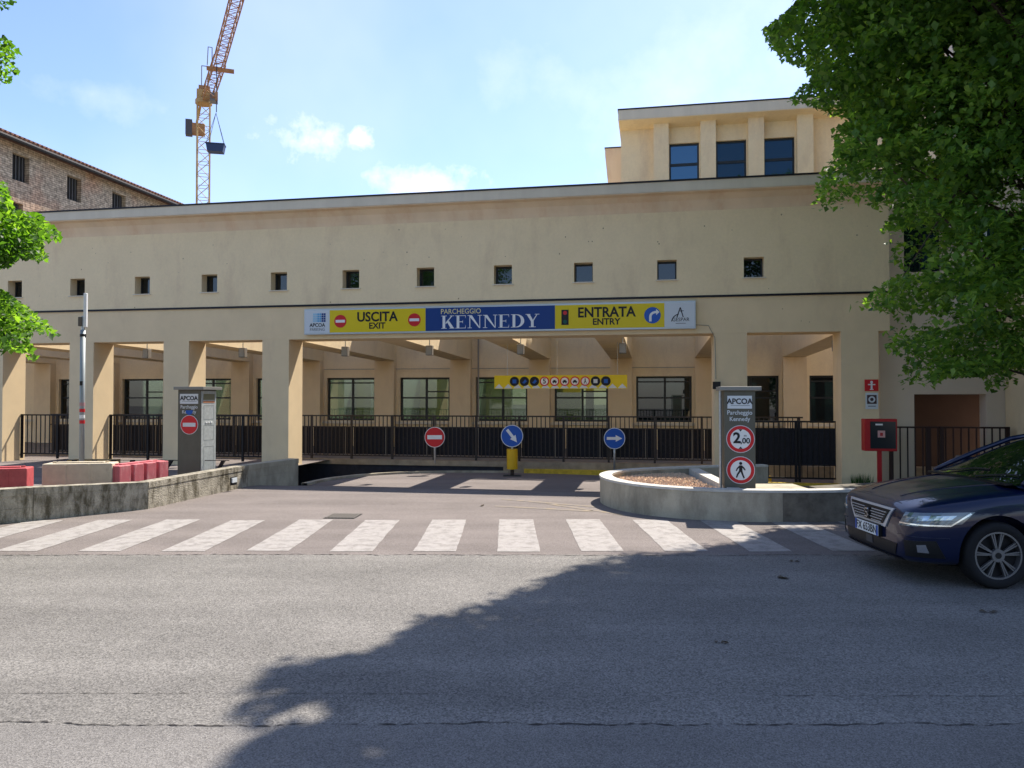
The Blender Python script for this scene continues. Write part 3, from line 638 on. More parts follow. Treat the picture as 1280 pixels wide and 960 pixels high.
q.prism([(cg-.02, .42), (cg+.10, .43), (cg+.10, .445), (cg-.02, .435)], yf-.0025, yf+.0012, 'y')
for i in range(8):
    a, b = R(100+9*i), R(109+9*i); q.prism([(cg+.02+.2*math.cos(a), .15+.2*math.sin(a)), (cg+.02+.22*math.cos(a), .15+.22*math.sin(a)), (cg+.02+.22*math.cos(b), .15+.22*math.sin(b)), (cg+.02+.2*math.cos(b), .15+.2*math.sin(b))], yf-.0022, yf+.0011, 'y')
q.box(cg-.09, cg+.15, yf-.002, yf+.001, .125, .135); q.build('logo_mark', BLACK, SG)

# ------------------------------------------------------------------ hanging yellow guide board
hv = 2.3; hu0, hu1 = uat(618, hv), uat(784, hv); HL = hu1-hu0; hz = 1.83+(498-486)/960*21.7
HB = thing('hanging_board', 'yellow zigzag-edged board with ten round pictograms hanging over the driveway', 'sign', B(hu0, hv, hz), BR)
HH = .38
M().box(0, HL, 0, .02, 0, HH).build('board', YEL, HB)
nz = 14; q = M()
for i in range(nz):
    a = HL*i/nz; q.prism([(a+.01, .012), (a+HL/nz-.01, .012), (a+HL/nz/2, .14)], -.002, .003, 'y')
q.build('white_zigzag', WGREY, HB)
cs = [HL*(.155+.0765*i) for i in range(10)]
for i, x in enumerate(cs):
    z = .21
    if i in (0, 1, 2, 8, 9):
        q = M(); q.disc((x, z), .135, -.006, -.0025, 20); q.build('black_disc', BLACK, HB); q = M()
        if i in (0, 8, 9): q.box(x-.055, x+.055, -.009, -.0065, z-.055, z+.055)
        else: q.prism([(x-.07, z-.03), (x, z-.07), (x+.07, z), (x+.02, z+.06), (x-.02, z)], -.009, -.0065, 'y')
        q.build('pictogram', BLUE if i != 8 else WGREY, HB)
    else:
        q = M(); q.disc((x, z), .135, -.006, -.0025, 20); q.build('red_disc', RED, HB); q = M(); q.disc((x, z), .10, -.009, -.0065, 20); q.build('white_disc', WHITE, HB)
        if i == 3: text('5', .2, (x, -.011, z), BLACK, HB, 'pictogram', bold=.02)
        else:
            q = M()
            if i == 7: q.box(x-.012, x+.012, -.012, -.0095, z-.02, z+.05); q.disc((x, z+.065), .016, -.012, -.0095, 8); q.prism([(x-.04, z-.07), (x-.025, z-.07), (x+.01, z-.01), (x+.03, z-.07), (x+.045, z-.07), (x+.01, z+.02), (x-.01, z+.02)], -.012, -.0095, 'y')
            else: q.box(x-.06, x+.06, -.012, -.0095, z-.035, z+.005); q.box(x-.035, x+.03, -.0118, -.0096, z, z+.035); q.disc((x-.035, z-.045), .015, -.012, -.0095, 8); q.disc((x+.035, z-.045), .015, -.012, -.0095, 8)
            q.build('pictogram', BLACK, HB)
for x in (HL*.1, HL*.48, HL*.93): M().tube([(x, .01, HH), (x, .01, 3.5-hz)], .005, 5).build('hanger_wire', STEEL, HB)

# ------------------------------------------------------------------ small traffic signs in the portal
def arrow_pts(cx, cz, Ls, w_, ang):
    P = [(-Ls, -w_), (.15*Ls, -w_), (.15*Ls, -w_*2.4), (Ls, 0), (.15*Ls, w_*2.4), (.15*Ls, w_), (-Ls, w_)]
    c_, s_ = math.cos(ang), math.sin(ang); return [(cx+a*c_-b*s_, cz+a*s_+b*c_) for a, b in P]
def roundsign(px, pyc, d, zb, label, kind, r=.29):
    X = (px-640)/960*d; zc = 1.83-(pyc-498)/960*d
    o = thing('traffic_sign', label, 'traffic sign', (X, d, zb), R(-3)); zc -= zb
    q = M(); q.disc((0, zc), r, 0, .012, 40); q.build('sign_back', STEEL, o)
    if kind == 'no':
        q = M(); q.disc((0, zc), r*.985, -.004, -.001, 40); q.build('white_rim', WHITE, o); noentry(0, zc, r*.94, -.006, o)
    else:
        q = M(); q.disc((0, zc), r*.985, -.004, -.001, 40); q.build('white_rim', WHITE, o); q = M(); q.disc((0, zc), r*.94, -.007, -.0045, 40); q.build('blue_disc', BLUE, o)
        q = M(); q.prism(arrow_pts(0, zc, r*.72, r*.13, R(-52) if kind == 'dr' else 0), -.010, -.0075, 'y'); q.build('white_arrow', WHITE, o)
    if kind != 'dr':
        M().tube([(0, .04, 0), (0, .04, zc+r*.6)], .03, 10).build('post', STEEL, o, smooth=True); M().box(-.05, .05, .012, .07, zc-.03, zc+.03).build('clamp', STEEL, o)
    else:
        q = M(); q.tube([(0, .12, .19), (0, .12, .74)], .15, 20); q.build('yellow_drum', mat('drum_yellow', (.68, .40, .01), .45, var=.05), o, smooth=False)
        M().tube([(0, .12, 0), (0, .12, .2)], .05, 10).build('foot_post', mat('brown_post', (.06, .04, .03)), o); M().box(-.24, .24, 0, .24, 0, .025).build('base_plate', FRAME, o)
        M().tube([(0, .12, .7), (0, .12, zc)], .03, 8).build('post', STEEL, o)
    return o
roundsign(543.5, 546.5, 21.65, .0, 'round red no entry sign on a thin post before the railing', 'no')
roundsign(640, 545, 21.0, -.3, 'round blue down-right arrow sign on a yellow drum', 'dr', .305)
roundsign(768, 548, 20.9, -.28, 'round blue right arrow sign on a thin post', 'r')

# ------------------------------------------------------------------ totems
def totem(px0, d, z0, label, left):
    wd = .50 if left else .47; dp = .56; X = (px0-640)/960*d; o = thing('parking_totem', label, 'totem', (X, d, z0), BR, 'grey car park totems'); Ht = (2.0 if left else 1.95)-z0
    M().box(0, wd, 0, dp, 0, Ht).build('body', TOT, o, bevel=.008)
    M().box(-.07, wd+.09, -.05, dp+.08, Ht+.002, Ht+.065).build('cap', mat('cap_grey', (.24, .235, .21), .5, .2), o, bevel=.006)
    M().box(.05, wd-.05, -.008, -.001, Ht-.28, Ht-.08).build('white_plate', WGREY, o)
    text('APCOA', .12, (wd/2, -.01, Ht-.17), BLACK, o, bold=.025, sxx=.95); M().box(.1, wd-.08, -.0095, -.0085, Ht-.235, Ht-.23).build('plate_line', BLACK, o)
    text('Parcheggio', .095, (wd/2, -.003, Ht-.345), WGREY, o, bold=.01, sxx=.92); text('Kennedy', .095, (wd/2, -.003, Ht-.445), WGREY, o, bold=.01, sxx=.92)
    if left:
        noentry(wd/2+.01, Ht-.70, .185, -.006, o, WGREY); q = M(); q.ring((wd/2+.01, Ht-.70), .185, .195, -.008, -.001); q.build('white_rim', WGREY, o)
        q = M(); q.prism([(wd/2-.07, Ht-.41), (wd/2+.09, Ht-.41), (wd/2+.08, Ht-.47), (wd/2+.01, Ht-.51), (wd/2-.06, Ht-.47)], -.012, -.008, 'y'); q.build('blue_sticker', BLUE, o)
        q = M(); q.box(wd+.001, wd+.012, .02, dp-.02, .02, Ht-.02); q.build('metal_face', ALU, o)
        q = M(); q.box(wd+.013, wd+.018, .08, dp-.08, Ht-.2, Ht-.08); q.build('display', mat('lcd', (.19, .18, .11), .4), o)
        q = M(); q.box(wd+.013, wd+.017, .08, dp-.08, Ht-.26, Ht-.225); q.build('orange_strip', mat('orange_print', (.6, .25, .12)), o)
        for z_, h_ in ((Ht-.6, .28), (Ht-1.02, .3), (Ht-1.7, .55)):
            q = M()
            for (a, b, c_, e_) in ((.1, dp-.1, z_, z_+.012), (.1, dp-.1, z_+h_, z_+h_+.012), (.1, .112, z_, z_+h_), (dp-.112, dp-.1, z_, z_+h_)): q.box(wd+.0125, wd+.0145, a, b, c_, e_)
            q.build('panel_seam', mat('seam_grey', (.3, .32, .31)), o)
        for k in range(3): M().box(wd+.013, wd+.024, .16+.09*k, .21+.09*k, Ht-.67, Ht-.645).build('button', WHITE, o)
    else:
        for z_ in (Ht-.755, Ht-1.24):
            q = M(); q.disc((wd/2+.01, z_), .215, -.004, -.001, 40); q.build('white_rim', WGREY, o)
            q = M(); q.disc((wd/2+.01, z_), .205, -.007, -.0045, 40); q.build('red_disc', RED, o); q = M(); q.disc((wd/2+.01, z_), .155, -.010, -.0075, 36); q.build('white_disc', WHITE, o)
        x, z = wd/2+.01, Ht-.755
        text('2', .23, (x-.055, -.0125, z+.01), BLACK, o, bold=.03); text(',00', .12, (x+.07, -.0125, z-.03), BLACK, o, bold=.02); text('m', .055, (x+.07, -.0125, z+.055), BLACK, o)
        q = M(); q.prism([(x-.03, z+.152), (x+.03, z+.152), (x, z+.118)], -.0125, -.0105, 'y'); q.prism([(x-.03, z-.152), (x+.03, z-.152), (x, z-.118)], -.0125, -.0105, 'y'); q.build('marker', BLACK, o)
        z = Ht-1.24; q = M(); q.disc((x, z+.105), .024, -.0125, -.0105, 14)
        for P_ in ([(-.022, .075), (.022, .075), (.026, -.01), (-.026, -.01)], [(-.022, .072), (-.06, .03), (-.075, -.01), (-.062, -.016), (-.045, .015), (-.015, .045)], [(.022, .072), (.055, .04), (.075, .005), (.062, -.005), (.042, .02), (.015, .045)],
                   [(-.026, -.01), (.008, -.01), (-.035, -.07), (-.055, -.12), (-.075, -.112), (-.055, -.055)], [(-.008, -.011), (.026, -.011), (.04, -.06), (.062, -.12), (.04, -.126), (.016, -.068)]):
            q.prism([(x+a, z+b) for a, b in P_], -.0125, -.0105, 'y')
        q.build('walker_figure', BLACK, o)
        M().tube([(-.05, .1, -.0), (-.05, .1, Ht)], .022, 8).build('side_pipe', STEEL, o)
    return o
totem(222.5, 15.5, 0.0, 'grey totem with no entry disc and silver side beside the left wall', True)
totem(905, 12.05, .40, 'grey totem with height limit and no pedestrians discs on the planter', False)
fl = thing('floodlight', 'small black floodlight fixed above the right totem against the pillar', 'floodlight', B(5.02, -.22, 2.05), BR)
M().box(-.1, .1, -.05, .06, 0, .2).build('lamp_head', BLACK, fl, bevel=.01); M().box(-.02, .02, .06, .22, .06, .1).build('bracket', BLACK, fl); M().tube([(.08, .1, .05), (.14, .14, -.12), (.16, .2, -.2)], .008, 5).build('cable', BLACK, fl)
fl.scale = (.9, .9, .9)

# fire cabinet on a post, signs on the pillar
fx, fd = (1077-640)/960*14.6, 14.6
FC = thing('fire_cabinet', 'red fire hose cabinet on a red post in front of the right pillar', 'fire cabinet', (fx+.05, fd, -.05), BR)
M().box(0, .58, 0, .24, .88, 1.49).build('cabinet', FIRE, FC, bevel=.01)
M().box(.10, .55, -.012, -.001, .93, 1.44).build('dark_door', mat('cabinet_glass', (.02, .025, .03), .15), FC); M().box(.19, .32, -.016, -.013, 1.37, 1.40).build('label_strip', WHITE, FC)
M().box(.23, .36, -.016, -.013, 1.14, 1.27).build('hose_pictogram', mat('pale_red', (.6, .35, .33)), FC); M().box(.27, .32, -.019, -.0165, 1.17, 1.23).build('pictogram_mark', FIRE, FC)
M().box(.255, .325, .08, .15, 0, .878).build('post', FIRE, FC); M().box(.2, .38, .03, .2, 0, .015).build('base', FIRE, FC)
hs = thing('hydrant_sign', 'small square red hydrant sign on the right pillar above the fire cabinet', 'sign', B(uat(1081, -.02), -.02, 2.0), BR)
M().box(0, .3, 0, .015, 0, .27).build('plate', RED, hs); q = M(); q.box(.13, .17, -.003, -.001, .04, .19); q.box(.07, .23, -.0032, -.0012, .14, .165); q.disc((.15, .21), .03, -.003, -.001, 12); q.box(.11, .19, -.0031, -.0011, .03, .05); q.build('hydrant_mark', WHITE, hs)
h2 = thing('notice_sign', 'small white notice with a dark round mark under the hydrant sign', 'sign', B(uat(1082, -.02), -.02, 1.58), BR)
M().box(0, .27, 0, .015, 0, .38).build('plate', WGREY, h2); M().box(.03, .24, -.003, -.001, .12, .33).build('dark_square', mat('notice_dark', (.08, .05, .05)), h2); q = M(); q.ring((.135, .225), .04, .075, -.006, -.0035, 20); q.build('ring_mark', WGREY, h2); M().box(.05, .22, -.003, -.001, .06, .075).build('text_line', BLACK, h2)

# ------------------------------------------------------------------ low board-formed wall at left
def lowwall():
    o = thing('low_concrete_wall', 'low mossy board-formed concrete wall bounding the driveway at left', 'wall')
    P = [Vector(p) for p in ((-11.5, 7.6), (-7.15, 11.5), (-6.02, 12.73), (-5.49, 16.0), (-4.86, 17.5))]
    th = .24
    # offsets to the left/back side
    def off(i):
        ns = []
        for a, b in ((i-1, i), (i, i+1)):
            if 0 <= a and b < len(P):
                d = (P[b]-P[a]).normalized(); ns.append(Vector((-d.y, d.x)))
        n = sum(ns, Vector((0, 0))).normalized(); return n*th/max(.5, n.dot(ns[0]))
    Q = [P[i]+off(i) for i in range(len(P))]
    hs_ = [.52, .50, .445, .44, .46]
    boards = [(0, .40), (.405, .78), (.785, 1.0)]
    for i in range(len(P)-1):
        n = max(1, round((P[i+1]-P[i]).length/2.4))
        for k in range(n):
            a, b = k/n, (k+1)/n
            for bi, (f0, f1) in enumerate(boards):
                pr = random.uniform(0, .008) + (0.012 if bi == 2 else 0)
                d = (P[i+1]-P[i]).normalized(); nn = Vector((d.y, -d.x))*pr; e = d*.003
                v = []
                for t in (a, b):
                    p = P[i].lerp(P[i+1], t) + nn + (e if t == a else -e); r_ = Q[i].lerp(Q[i+1], t) + (e if t == a else -e); h = hs_[i]+(hs_[i+1]-hs_[i])*t
                    v += [(p.x, p.y, h*f0-(.02 if i < 3 else .45)*(bi == 0)), (r_.x, r_.y, h*f0-(.02 if i < 3 else .45)*(bi == 0)), (r_.x, r_.y, h*f1), (p.x, p.y, h*f1)]
                q = M(); q.add(v, [(0, 1, 2, 3), (7, 6, 5, 4), (0, 4, 5, 1), (1, 5, 6, 2), (2, 6, 7, 3), (3, 7, 4, 0)])
                q.build('board_course' if bi < 2 else 'top_course', CONC if i < 3 else CONC2, o)
    f = M(); f.box(-.012, .01, -.11, .11, .12, .28); f = f.build('recessed_light', BLACK, o); f.location = (-5.50, 15.2, 0); f.rotation_euler = (0, 0, R(-9))
    g_ = M().box(-.0, .03, -.09, .09, .17, .26).build('lens', WGREY, f)
    return o
lowwall()

# ------------------------------------------------------------------ round planter at right
def planter():
    o = thing('round_planter', 'rounded smooth concrete planter wall filled with brown gravel at right', 'planter')
    outer = [(7.9, 11.75), (6.3, 11.55), (5.0, 11.45), (4.2, 11.38), (3.44, 11.42), (2.95, 11.55), (2.5, 11.75), (2.1, 12.08), (1.8, 12.5), (1.62, 13.0), (1.56, 13.5), (1.62, 14.0), (1.85, 14.5), (2.3, 14.95), (3.0, 15.3), (4.3, 15.75), (5.2, 15.9)]
    # smooth
    def cr(P, n=4):
        R_ = []
        for i in range(len(P)-1):
            p0, p1, p2, p3 = P[max(i-1, 0)], P[i], P[i+1], P[min(i+2, len(P)-1)]
            for k in range(n):
                t = k/n; R_.append(tuple(.5*((2*p1[j])+(-p0[j]+p2[j])*t+(2*p0[j]-5*p1[j]+4*p2[j]-p3[j])*t*t+(-p0[j]+3*p1[j]-3*p2[j]+p3[j])*t**3) for j in (0, 1)))
        return R_+[P[-1]]
    C_ = [Vector(p) for p in cr(outer)]; n = len(C_)
    nr = []
    for i in range(n):
        d = (C_[min(i+1, n-1)]-C_[max(i-1, 0)]).normalized(); nr.append(Vector((d.y, -d.x)))
    def strip(a, b, z0, z1, name, mt):
        q = M(); 
        for i in range(n):
            p, r_ = C_[i]+nr[i]*a, C_[i]+nr[i]*b
            q.v += [(p.x, p.y, z0), (r_.x, r_.y, z0), (r_.x, r_.y, z1), (p.x, p.y, z1)]
        for i in range(n-1):
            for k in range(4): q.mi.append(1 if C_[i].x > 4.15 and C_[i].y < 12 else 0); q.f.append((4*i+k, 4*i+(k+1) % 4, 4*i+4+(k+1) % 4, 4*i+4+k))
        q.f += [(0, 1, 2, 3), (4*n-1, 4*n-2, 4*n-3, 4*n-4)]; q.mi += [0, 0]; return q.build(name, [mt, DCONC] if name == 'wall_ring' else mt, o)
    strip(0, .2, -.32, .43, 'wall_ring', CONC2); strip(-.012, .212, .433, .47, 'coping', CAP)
    q = M(); pts_ = [C_[i]+nr[i]*.19 for i in range(n)]
    q.add([(p.x, p.y, .355) for p in pts_ if p.x < 3.3], [tuple(range(len([1 for p in pts_ if p.x < 3.3])))]); q.build('gravel_bed', GRAV, o)
    q = M(); r_ = random.Random(3); k = 0
    while k < 2600:
        x, y = r_.uniform(1.65, 3.35), r_.uniform(11.7, 15.2)
        if ((x-3.6)/1.85)**2+((y-13.4)/1.8)**2 > 1: continue
        k += 1; s_ = r_.uniform(.012, .035); z = .358; a = r_.uniform(0, 6)
        q.add([(x+s_*math.cos(a), y+s_*math.sin(a), z), (x+s_*math.cos(a+2.1), y+s_*math.sin(a+2.1), z), (x+s_*math.cos(a+4.2), y+s_*math.sin(a+4.2), z), (x, y, z+s_*.9)], [(0, 1, 3), (1, 2, 3), (2, 0, 3)])
    g_ = q.build('gravel', [mat('gravel_stone', (.62, .44, .30), .9, var=.35, vscale=40)], o); g_['kind'] = 'stuff'
    q = M(); q.add([(3.34, 11.6, 0), (3.52, 11.6, 0), (3.72, 15.3, 0), (3.50, 15.25, 0), (3.34, 11.6, .44), (3.52, 11.6, .44), (3.72, 15.3, .44), (3.50, 15.25, .44)], [(0, 3, 2, 1), (4, 5, 6, 7), (0, 1, 5, 4), (1, 2, 6, 5), (2, 3, 7, 6), (3, 0, 4, 7)]); q.build('divider', CAP, o)
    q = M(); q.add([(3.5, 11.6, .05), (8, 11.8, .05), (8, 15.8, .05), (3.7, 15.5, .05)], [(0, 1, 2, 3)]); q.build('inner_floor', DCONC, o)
    M().box(3.85, 4.7, 11.7, 12.9, .05, .40).build('totem_plinth', CONC2, o)
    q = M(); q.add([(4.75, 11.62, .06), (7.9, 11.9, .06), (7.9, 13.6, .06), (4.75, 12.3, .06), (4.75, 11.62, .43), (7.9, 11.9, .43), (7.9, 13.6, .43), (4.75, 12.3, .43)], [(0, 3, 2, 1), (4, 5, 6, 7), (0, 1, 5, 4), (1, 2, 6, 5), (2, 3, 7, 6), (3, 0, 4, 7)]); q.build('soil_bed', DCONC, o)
    return o
planter()
weeds = M(); r_ = random.Random(5)
for k in range(160):
    u, v = r_.uniform(8.1, 8.5), r_.uniform(-.25, -.02); x, y, _ = B(u, v); a = r_.uniform(0, 6.3); h = r_.uniform(.05, .2)
    weeds.add([(x, y, -.28), (x+.02*math.cos(a), y+.02*math.sin(a), -.28), (x+.06*math.cos(a), y+.06*math.sin(a), -.28+h+.2)], [(0, 1, 2)])
GR = mat('weed_green', (.05, .10, .02), .8); o = weeds.build('weeds', GR); o['kind'] = 'stuff'

# ------------------------------------------------------------------ plastic barriers behind the low wall
def barrier(px0, px1, d0, d1, label, mt, ribs, h=.72, dep=.38):
    x0, x1 = (px0-640)/960*d0, (px1-640)/960*d1; ang = math.atan2(d1-d0, x1-x0); Ln = math.hypot(x1-x0, d1-d0)
    o = thing('plastic_barrier', label, 'barrier', (x0, d0, 0), ang, 'water-filled plastic barriers behind the low wall')
    if ribs:
        q = M(); q.box(0, Ln, .10, dep, 0, h); q.build('body', mt, o, bevel=.015)
        n = ribs; wd = Ln/n
        for i in range(n): M().box(i*wd+.0+(.035 if i else 0), (i+1)*wd-.035, .0, .098, .02, h-.003).build('front_rib', mt, o, bevel=.012)
    else:
        q = M(); q.box(0, Ln, .0, dep, 0, h); q.build('body', mt, o, bevel=.02)
        for k in (.33, .67): M().box(Ln*k-.02, Ln*k+.02, -.008, .0, .02, h-.02).build('seam', mt, o, bevel=.004)
    M().box(Ln*.15, Ln*.85, .12, .26, h+.001, h+.02).build('top_ridge', mt, o, bevel=.008)
    for k in (.12, .88): M().tube([(Ln*k, .19, h), (Ln*k, .19, h+.025)], .03, 10).build('filler_cap', mt, o)
    return o
barrier(-42, 35, 12.0, 12.25, 'dark red plastic barrier at the left edge of the picture', PLRED, 0)
barrier(53, 141, 13.1, 13.3, 'cream coloured plastic barrier between the two red ones', PLBEI, 0, .71)
barrier(150, 213, 13.3, 14.5, 'ribbed pink red plastic barrier beside the left totem', mat('faded_red_plastic', (.50, .13, .145), .6, var=.1, vscale=7, bump=.2, stains=(12, .52, .7, (.58, .30, .29))), 4, .66)
# bicycle rack: slanted fins on a cable
BRK = thing('bicycle_rack', 'low black bicycle rack with slanted plates behind the barriers', 'bicycle rack', (-9.0, 15.7, 0), R(-3))
q0 = None
fin = [(-.22, 0), (.0, .62), (.10, .62), (.02, .45), (.06, .0), (.0, 0), (-.02, .3), (-.12, .0)]
f0 = M().prism([(-.25, .02), (.05, .58), (.12, .58), (.0, .40), (.04, .02), (-.04, .02), (-.05, .28), (-.15, .02)], -.04, .04, 'y').build('slanted_plate', BLKM, BRK)
copies(f0, BRK, [(x, 0, 0) for x in (.42, .82, 1.22, 1.62, 2.02, 2.5, 3.1)])
M().tube([(-.3, 0, .575), (3.3, 0, .575)], .008, 6).build('cable', BLKM, BRK); M().box(-.3, 3.3, -.03, .03, 0, .02).build('ground_rail', BLKM, BRK)

# camera pole
CP = thing('camera_pole', 'slim grey steel pole with white antenna and stickers at left', 'pole', ((103-640)/960*14.8, 14.8, 0))
M().tube([(0, 0, 0), (0, 0, 3.15)], .047, 14).build('pole', GREYP, CP, smooth=True); M().tube([(.0, 0, 3.15), (0, 0, 3.42)], .03, 10).build('neck', STEEL, CP)
M().box(.015, .075, -.03, .03, 3.20, 3.86).build('antenna', WHITE, CP, bevel=.012); M().box(-.075, .0, -.05, .05, 3.22, 3.40).build('junction_box', mat('box_brown', (.12, .1, .08), .6), CP, bevel=.01); M().tube([(0, 0, 3.02), (0, 0, 3.07)], .056, 12).build('clamp', BLACK, CP)
for z_, m_ in ((1.72, mat('sticker_pink', (.45, .25, .25))), (1.6, RED), (1.48, WHITE), (1.38, RED)): M().tube([(0, 0, z_-.035), (0, 0, z_+.03)], .049, 14).build('sticker', m_, CP)
M().box(-.02, .03, -.06, -.046, 2.08, 2.16).build('small_clip', BLACK, CP)
BX = thing('ochre_box', 'low ochre kerb box seen between the left red and cream barriers', 'box', (-9.6, 16.6, 0)); M().box(0, 1.0, 0, .3, .35, .5).build('lid', mat('ochre', (.42, .28, .1)), BX); M().box(.1, .9, .05, .25, 0, .35).build('base', DCONC, BX)

# ------------------------------------------------------------------ old brick building at left
OLD = thing('old_brick_building', 'old patched brick building with tiled roof and barred windows at upper left', 'building', (-26.7, 40, 0), BR)
# local +y runs away from the street along the wall, wall face at x = 0
EV = 15.45
def pw(px):      # pixel column -> distance along the wall
    x = (px-640)/960; return (x*40+26.7)/(-BS - x*BC)
def hz_(py, px): t = pw(px); return 1.83+(498-py)/960*(40+BC*t)
wn = [(12, 33.5, 192, 226), (81, 99, 220, 250), (138, 155, 241, 262), (186, 198, 256, 270)]
hl = []
for a, b, c, d in wn:
    hl.append((pw(a), pw(b), hz_(d, (a+b)/2), hz_(c, (a+b)/2)))
hl.append((pw(12), pw(26), hz_(275, 18), hz_(252, 18)))
p1 = hl[1][0]-hl[0][0]
q = holed(-14, 34, 0, EV, 0, .6, hl+[(hl[0][0]-p1, hl[0][1]-p1, hl[0][2], hl[0][3])])
q.v = [(-v, u, z) for (u, v, z) in q.v]; q.build('wall', BRICK, OLD)
M().box(-12, 0, 33.4, 34, 0, EV).build('end_wall', BRICK, OLD)
q = M(); q.prism([(.62, EV-.05), (.62, EV+.12), (-6, EV+2.9), (-12.5, EV+.12), (-12.5, EV-.05), (-6, EV+2.6)], -14.3, 34.4, 'y'); q.build('roof', TILE, OLD)
M().tube([(.68, -14.3, EV-.06), (.68, 34.4, EV-.06)], .12, 8).build('gutter', PVC, OLD); M().tube([(.25, 17.5, EV-.3), (.15, 17.5, 8)], .08, 8).build('drainpipe', PVC, OLD)
q = M(); r_ = random.Random(2)
for i in range(160):
    y = -14.2+i*.304; q.prism([(.74, EV+.12), (.74, EV+.20), (.60, EV+.26), (-6, EV+3.02+r_.uniform(-.03, .03)), (-6, EV+2.9)], y, y+.17, 'y')
t_ = q.build('roof_tiles', TILE, OLD)
for i, (a, b, c, d) in enumerate(hl):
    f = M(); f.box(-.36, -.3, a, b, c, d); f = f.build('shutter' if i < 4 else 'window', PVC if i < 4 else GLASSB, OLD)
    n = 5
    for k in range(1, n): M().box(-.28, -.22, a+(b-a)*k/n-.02, a+(b-a)*k/n+.02, c, d).build('bar', mat('iron_grey', (.08, .08, .08), .6), f)

# ------------------------------------------------------------------ tower crane
CD = 95.0; cxp = (252-640)/960*CD
CRN = thing('tower_crane', 'tall yellow lattice tower crane rising behind the roof', 'crane', (cxp, CD, 0), R(20))
Zc = lambda py: 1.83+(498-py)/960*CD
def lattice(m_, p0, p1, wd, nseg, up=(0, 0, 1), r=.055, tri=False):
    p0, p1 = Vector(p0), Vector(p1); d = (p1-p0).normalized(); up = Vector(up); a = d.cross(up).normalized(); b = a.cross(d).normalized()
    cs_ = [a*wd/2+b*wd/2, -a*wd/2+b*wd/2, -a*wd/2-b*wd/2, a*wd/2-b*wd/2] if not tri else [a*wd/2-b*wd/3, -a*wd/2-b*wd/3, b*wd*.6]
    for c_ in cs_: m_.tube([p0+c_, p1+c_], r*1.5, 4)
    L_ = p1-p0
    for i in range(nseg):
        q0_, q1_ = p0+L_*(i/nseg), p0+L_*((i+1)/nseg)
        for k in range(len(cs_)):
            c_, e_ = cs_[k], cs_[(k+1) % len(cs_)]; m_.tube([q0_+(c_ if i % 2 else e_), q1_+(e_ if i % 2 else c_)], r*.8, 3); m_.tube([q0_+c_, q0_+e_], r*.7, 3)
zt_ = Zc(128)
q = M(); lattice(q, (0, 0, 0), (0, 0, zt_), 1.45, 26, up=(0, 1, 0), r=.06); q.build('mast', CRY, CRN)
sw = thing; 
q = M(); q.tube([(0, 0, zt_), (0, 0, zt_+.5)], 1.0, 12); q.box(-.8, .8, -.8, .8, zt_+.5, zt_+1.6); q.build('slewing_ring', CRY, CRN)
# jib leaning over the street
inv = Matrix.Rotation(R(20), 4, 'Z').to_3x3().inverted()
def loc_at(px, py, d): return tuple(inv @ Vector(((px-640)/960*d-cxp, d-CD, 1.83+(498-py)/960*d)))
j0 = loc_at(257, 118, CD-1); j1 = loc_at(272, 72, 88); j2 = loc_at(300, -35, 74)
q = M(); lattice(q, j0, j1, 1.2, 7, r=.055); q.build('jib_root', CRR, CRN)
q = M(); lattice(q, j1, j2, 1.1, 16, r=.05); q.build('jib', CRR, CRN)
q = M(); a_ = loc_at(268, 82, 88.5); q.box(a_[0]-1.1, a_[0]+1.9, a_[1]-.3, a_[1]+.3, a_[2]-.3, a_[2]); q.build('platform', CRR, CRN)
q = M(); c0 = loc_at(240, 158, CD+3); q.box(c0[0]-1.0, c0[0]-.2, c0[1]-.6, c0[1]+.6, c0[2]-1.0, c0[2]+.9); q.build('counterweight', mat('ballast_grey', (.09, .09, .1), .8), CRN)
q = M(); q.box(c0[0]-.2, c0[0]+1.3, c0[1]-.6, c0[1]+.6, c0[2]-.8, c0[2]+.5); q.build('winch_frame', CRR, CRN)
q = M()
for dx in (-.5, .5): q.tube([(c0[0]+.3, c0[1]+dx, c0[2]+.6), (j0[0]-.5, j0[1]+dx, j0[2]+.6)], .12, 4)
q.build('counter_jib', CRY, CRN)
q = M(); h0 = loc_at(251, 105, CD); q.box(h0[0]-.5, h0[0]+.8, h0[1]-.6, h0[1]+.6, h0[2]-1.4, h0[2]-.1); q.build('machinery', CRR, CRN)
q = M(); h1 = loc_at(262, 120, CD-1); q.box(h1[0]-.2, h1[0]+.7, h1[1]-.6, h1[1]+.6, h1[2]-.5, h1[2]+.5); q.build('cab', mat('cab_grey', (.16, .17, .18), .4), CRN)
q = M()
for (pa, pb) in (((249, 104), (249, 79)), ((257, 100), (258, 80)), ((249, 79), (258, 80)), ((256, 78), (257, 55)), ((262, 76), (262, 56)), ((257, 55), (262, 56)), ((257, 100), (270, 45))): q.tube([loc_at(*pa, CD-2), loc_at(*pb, CD-3)], .07, 4)
q.build('a_frame', mat('frame_steel', (.25, .27, .3), .5, .4), CRN)
q = M(); q.tube([loc_at(268, 74, 88), loc_at(268, 138, 88)], .05, 4); q.build('hoist_rope', FRAME, CRN)
q = M(); t1 = loc_at(268, 118, 88); q.box(t1[0]-.15, t1[0]+.15, t1[1]-.15, t1[1]+.15, t1[2]-.5, t1[2]+.5); q.build('hook_block', CRR, CRN)
zk = 1.83+(498-189)/960*88; sk = thing('lifting_skip', 'dark blue skip hanging on slings beside the crane mast', 'skip', ((267.5-640)/960*88, 88, zk), R(12))
q = M(); q.prism([(-.85, 0), (.85, 0), (1.0, .85), (-1.0, .85)], -.6, .6, 'y'); q.build('tub', SKIPM, sk); M().box(-1.05, 1.05, -.66, .66, .86, .95).build('rim', SKIPM, sk)
q = M()
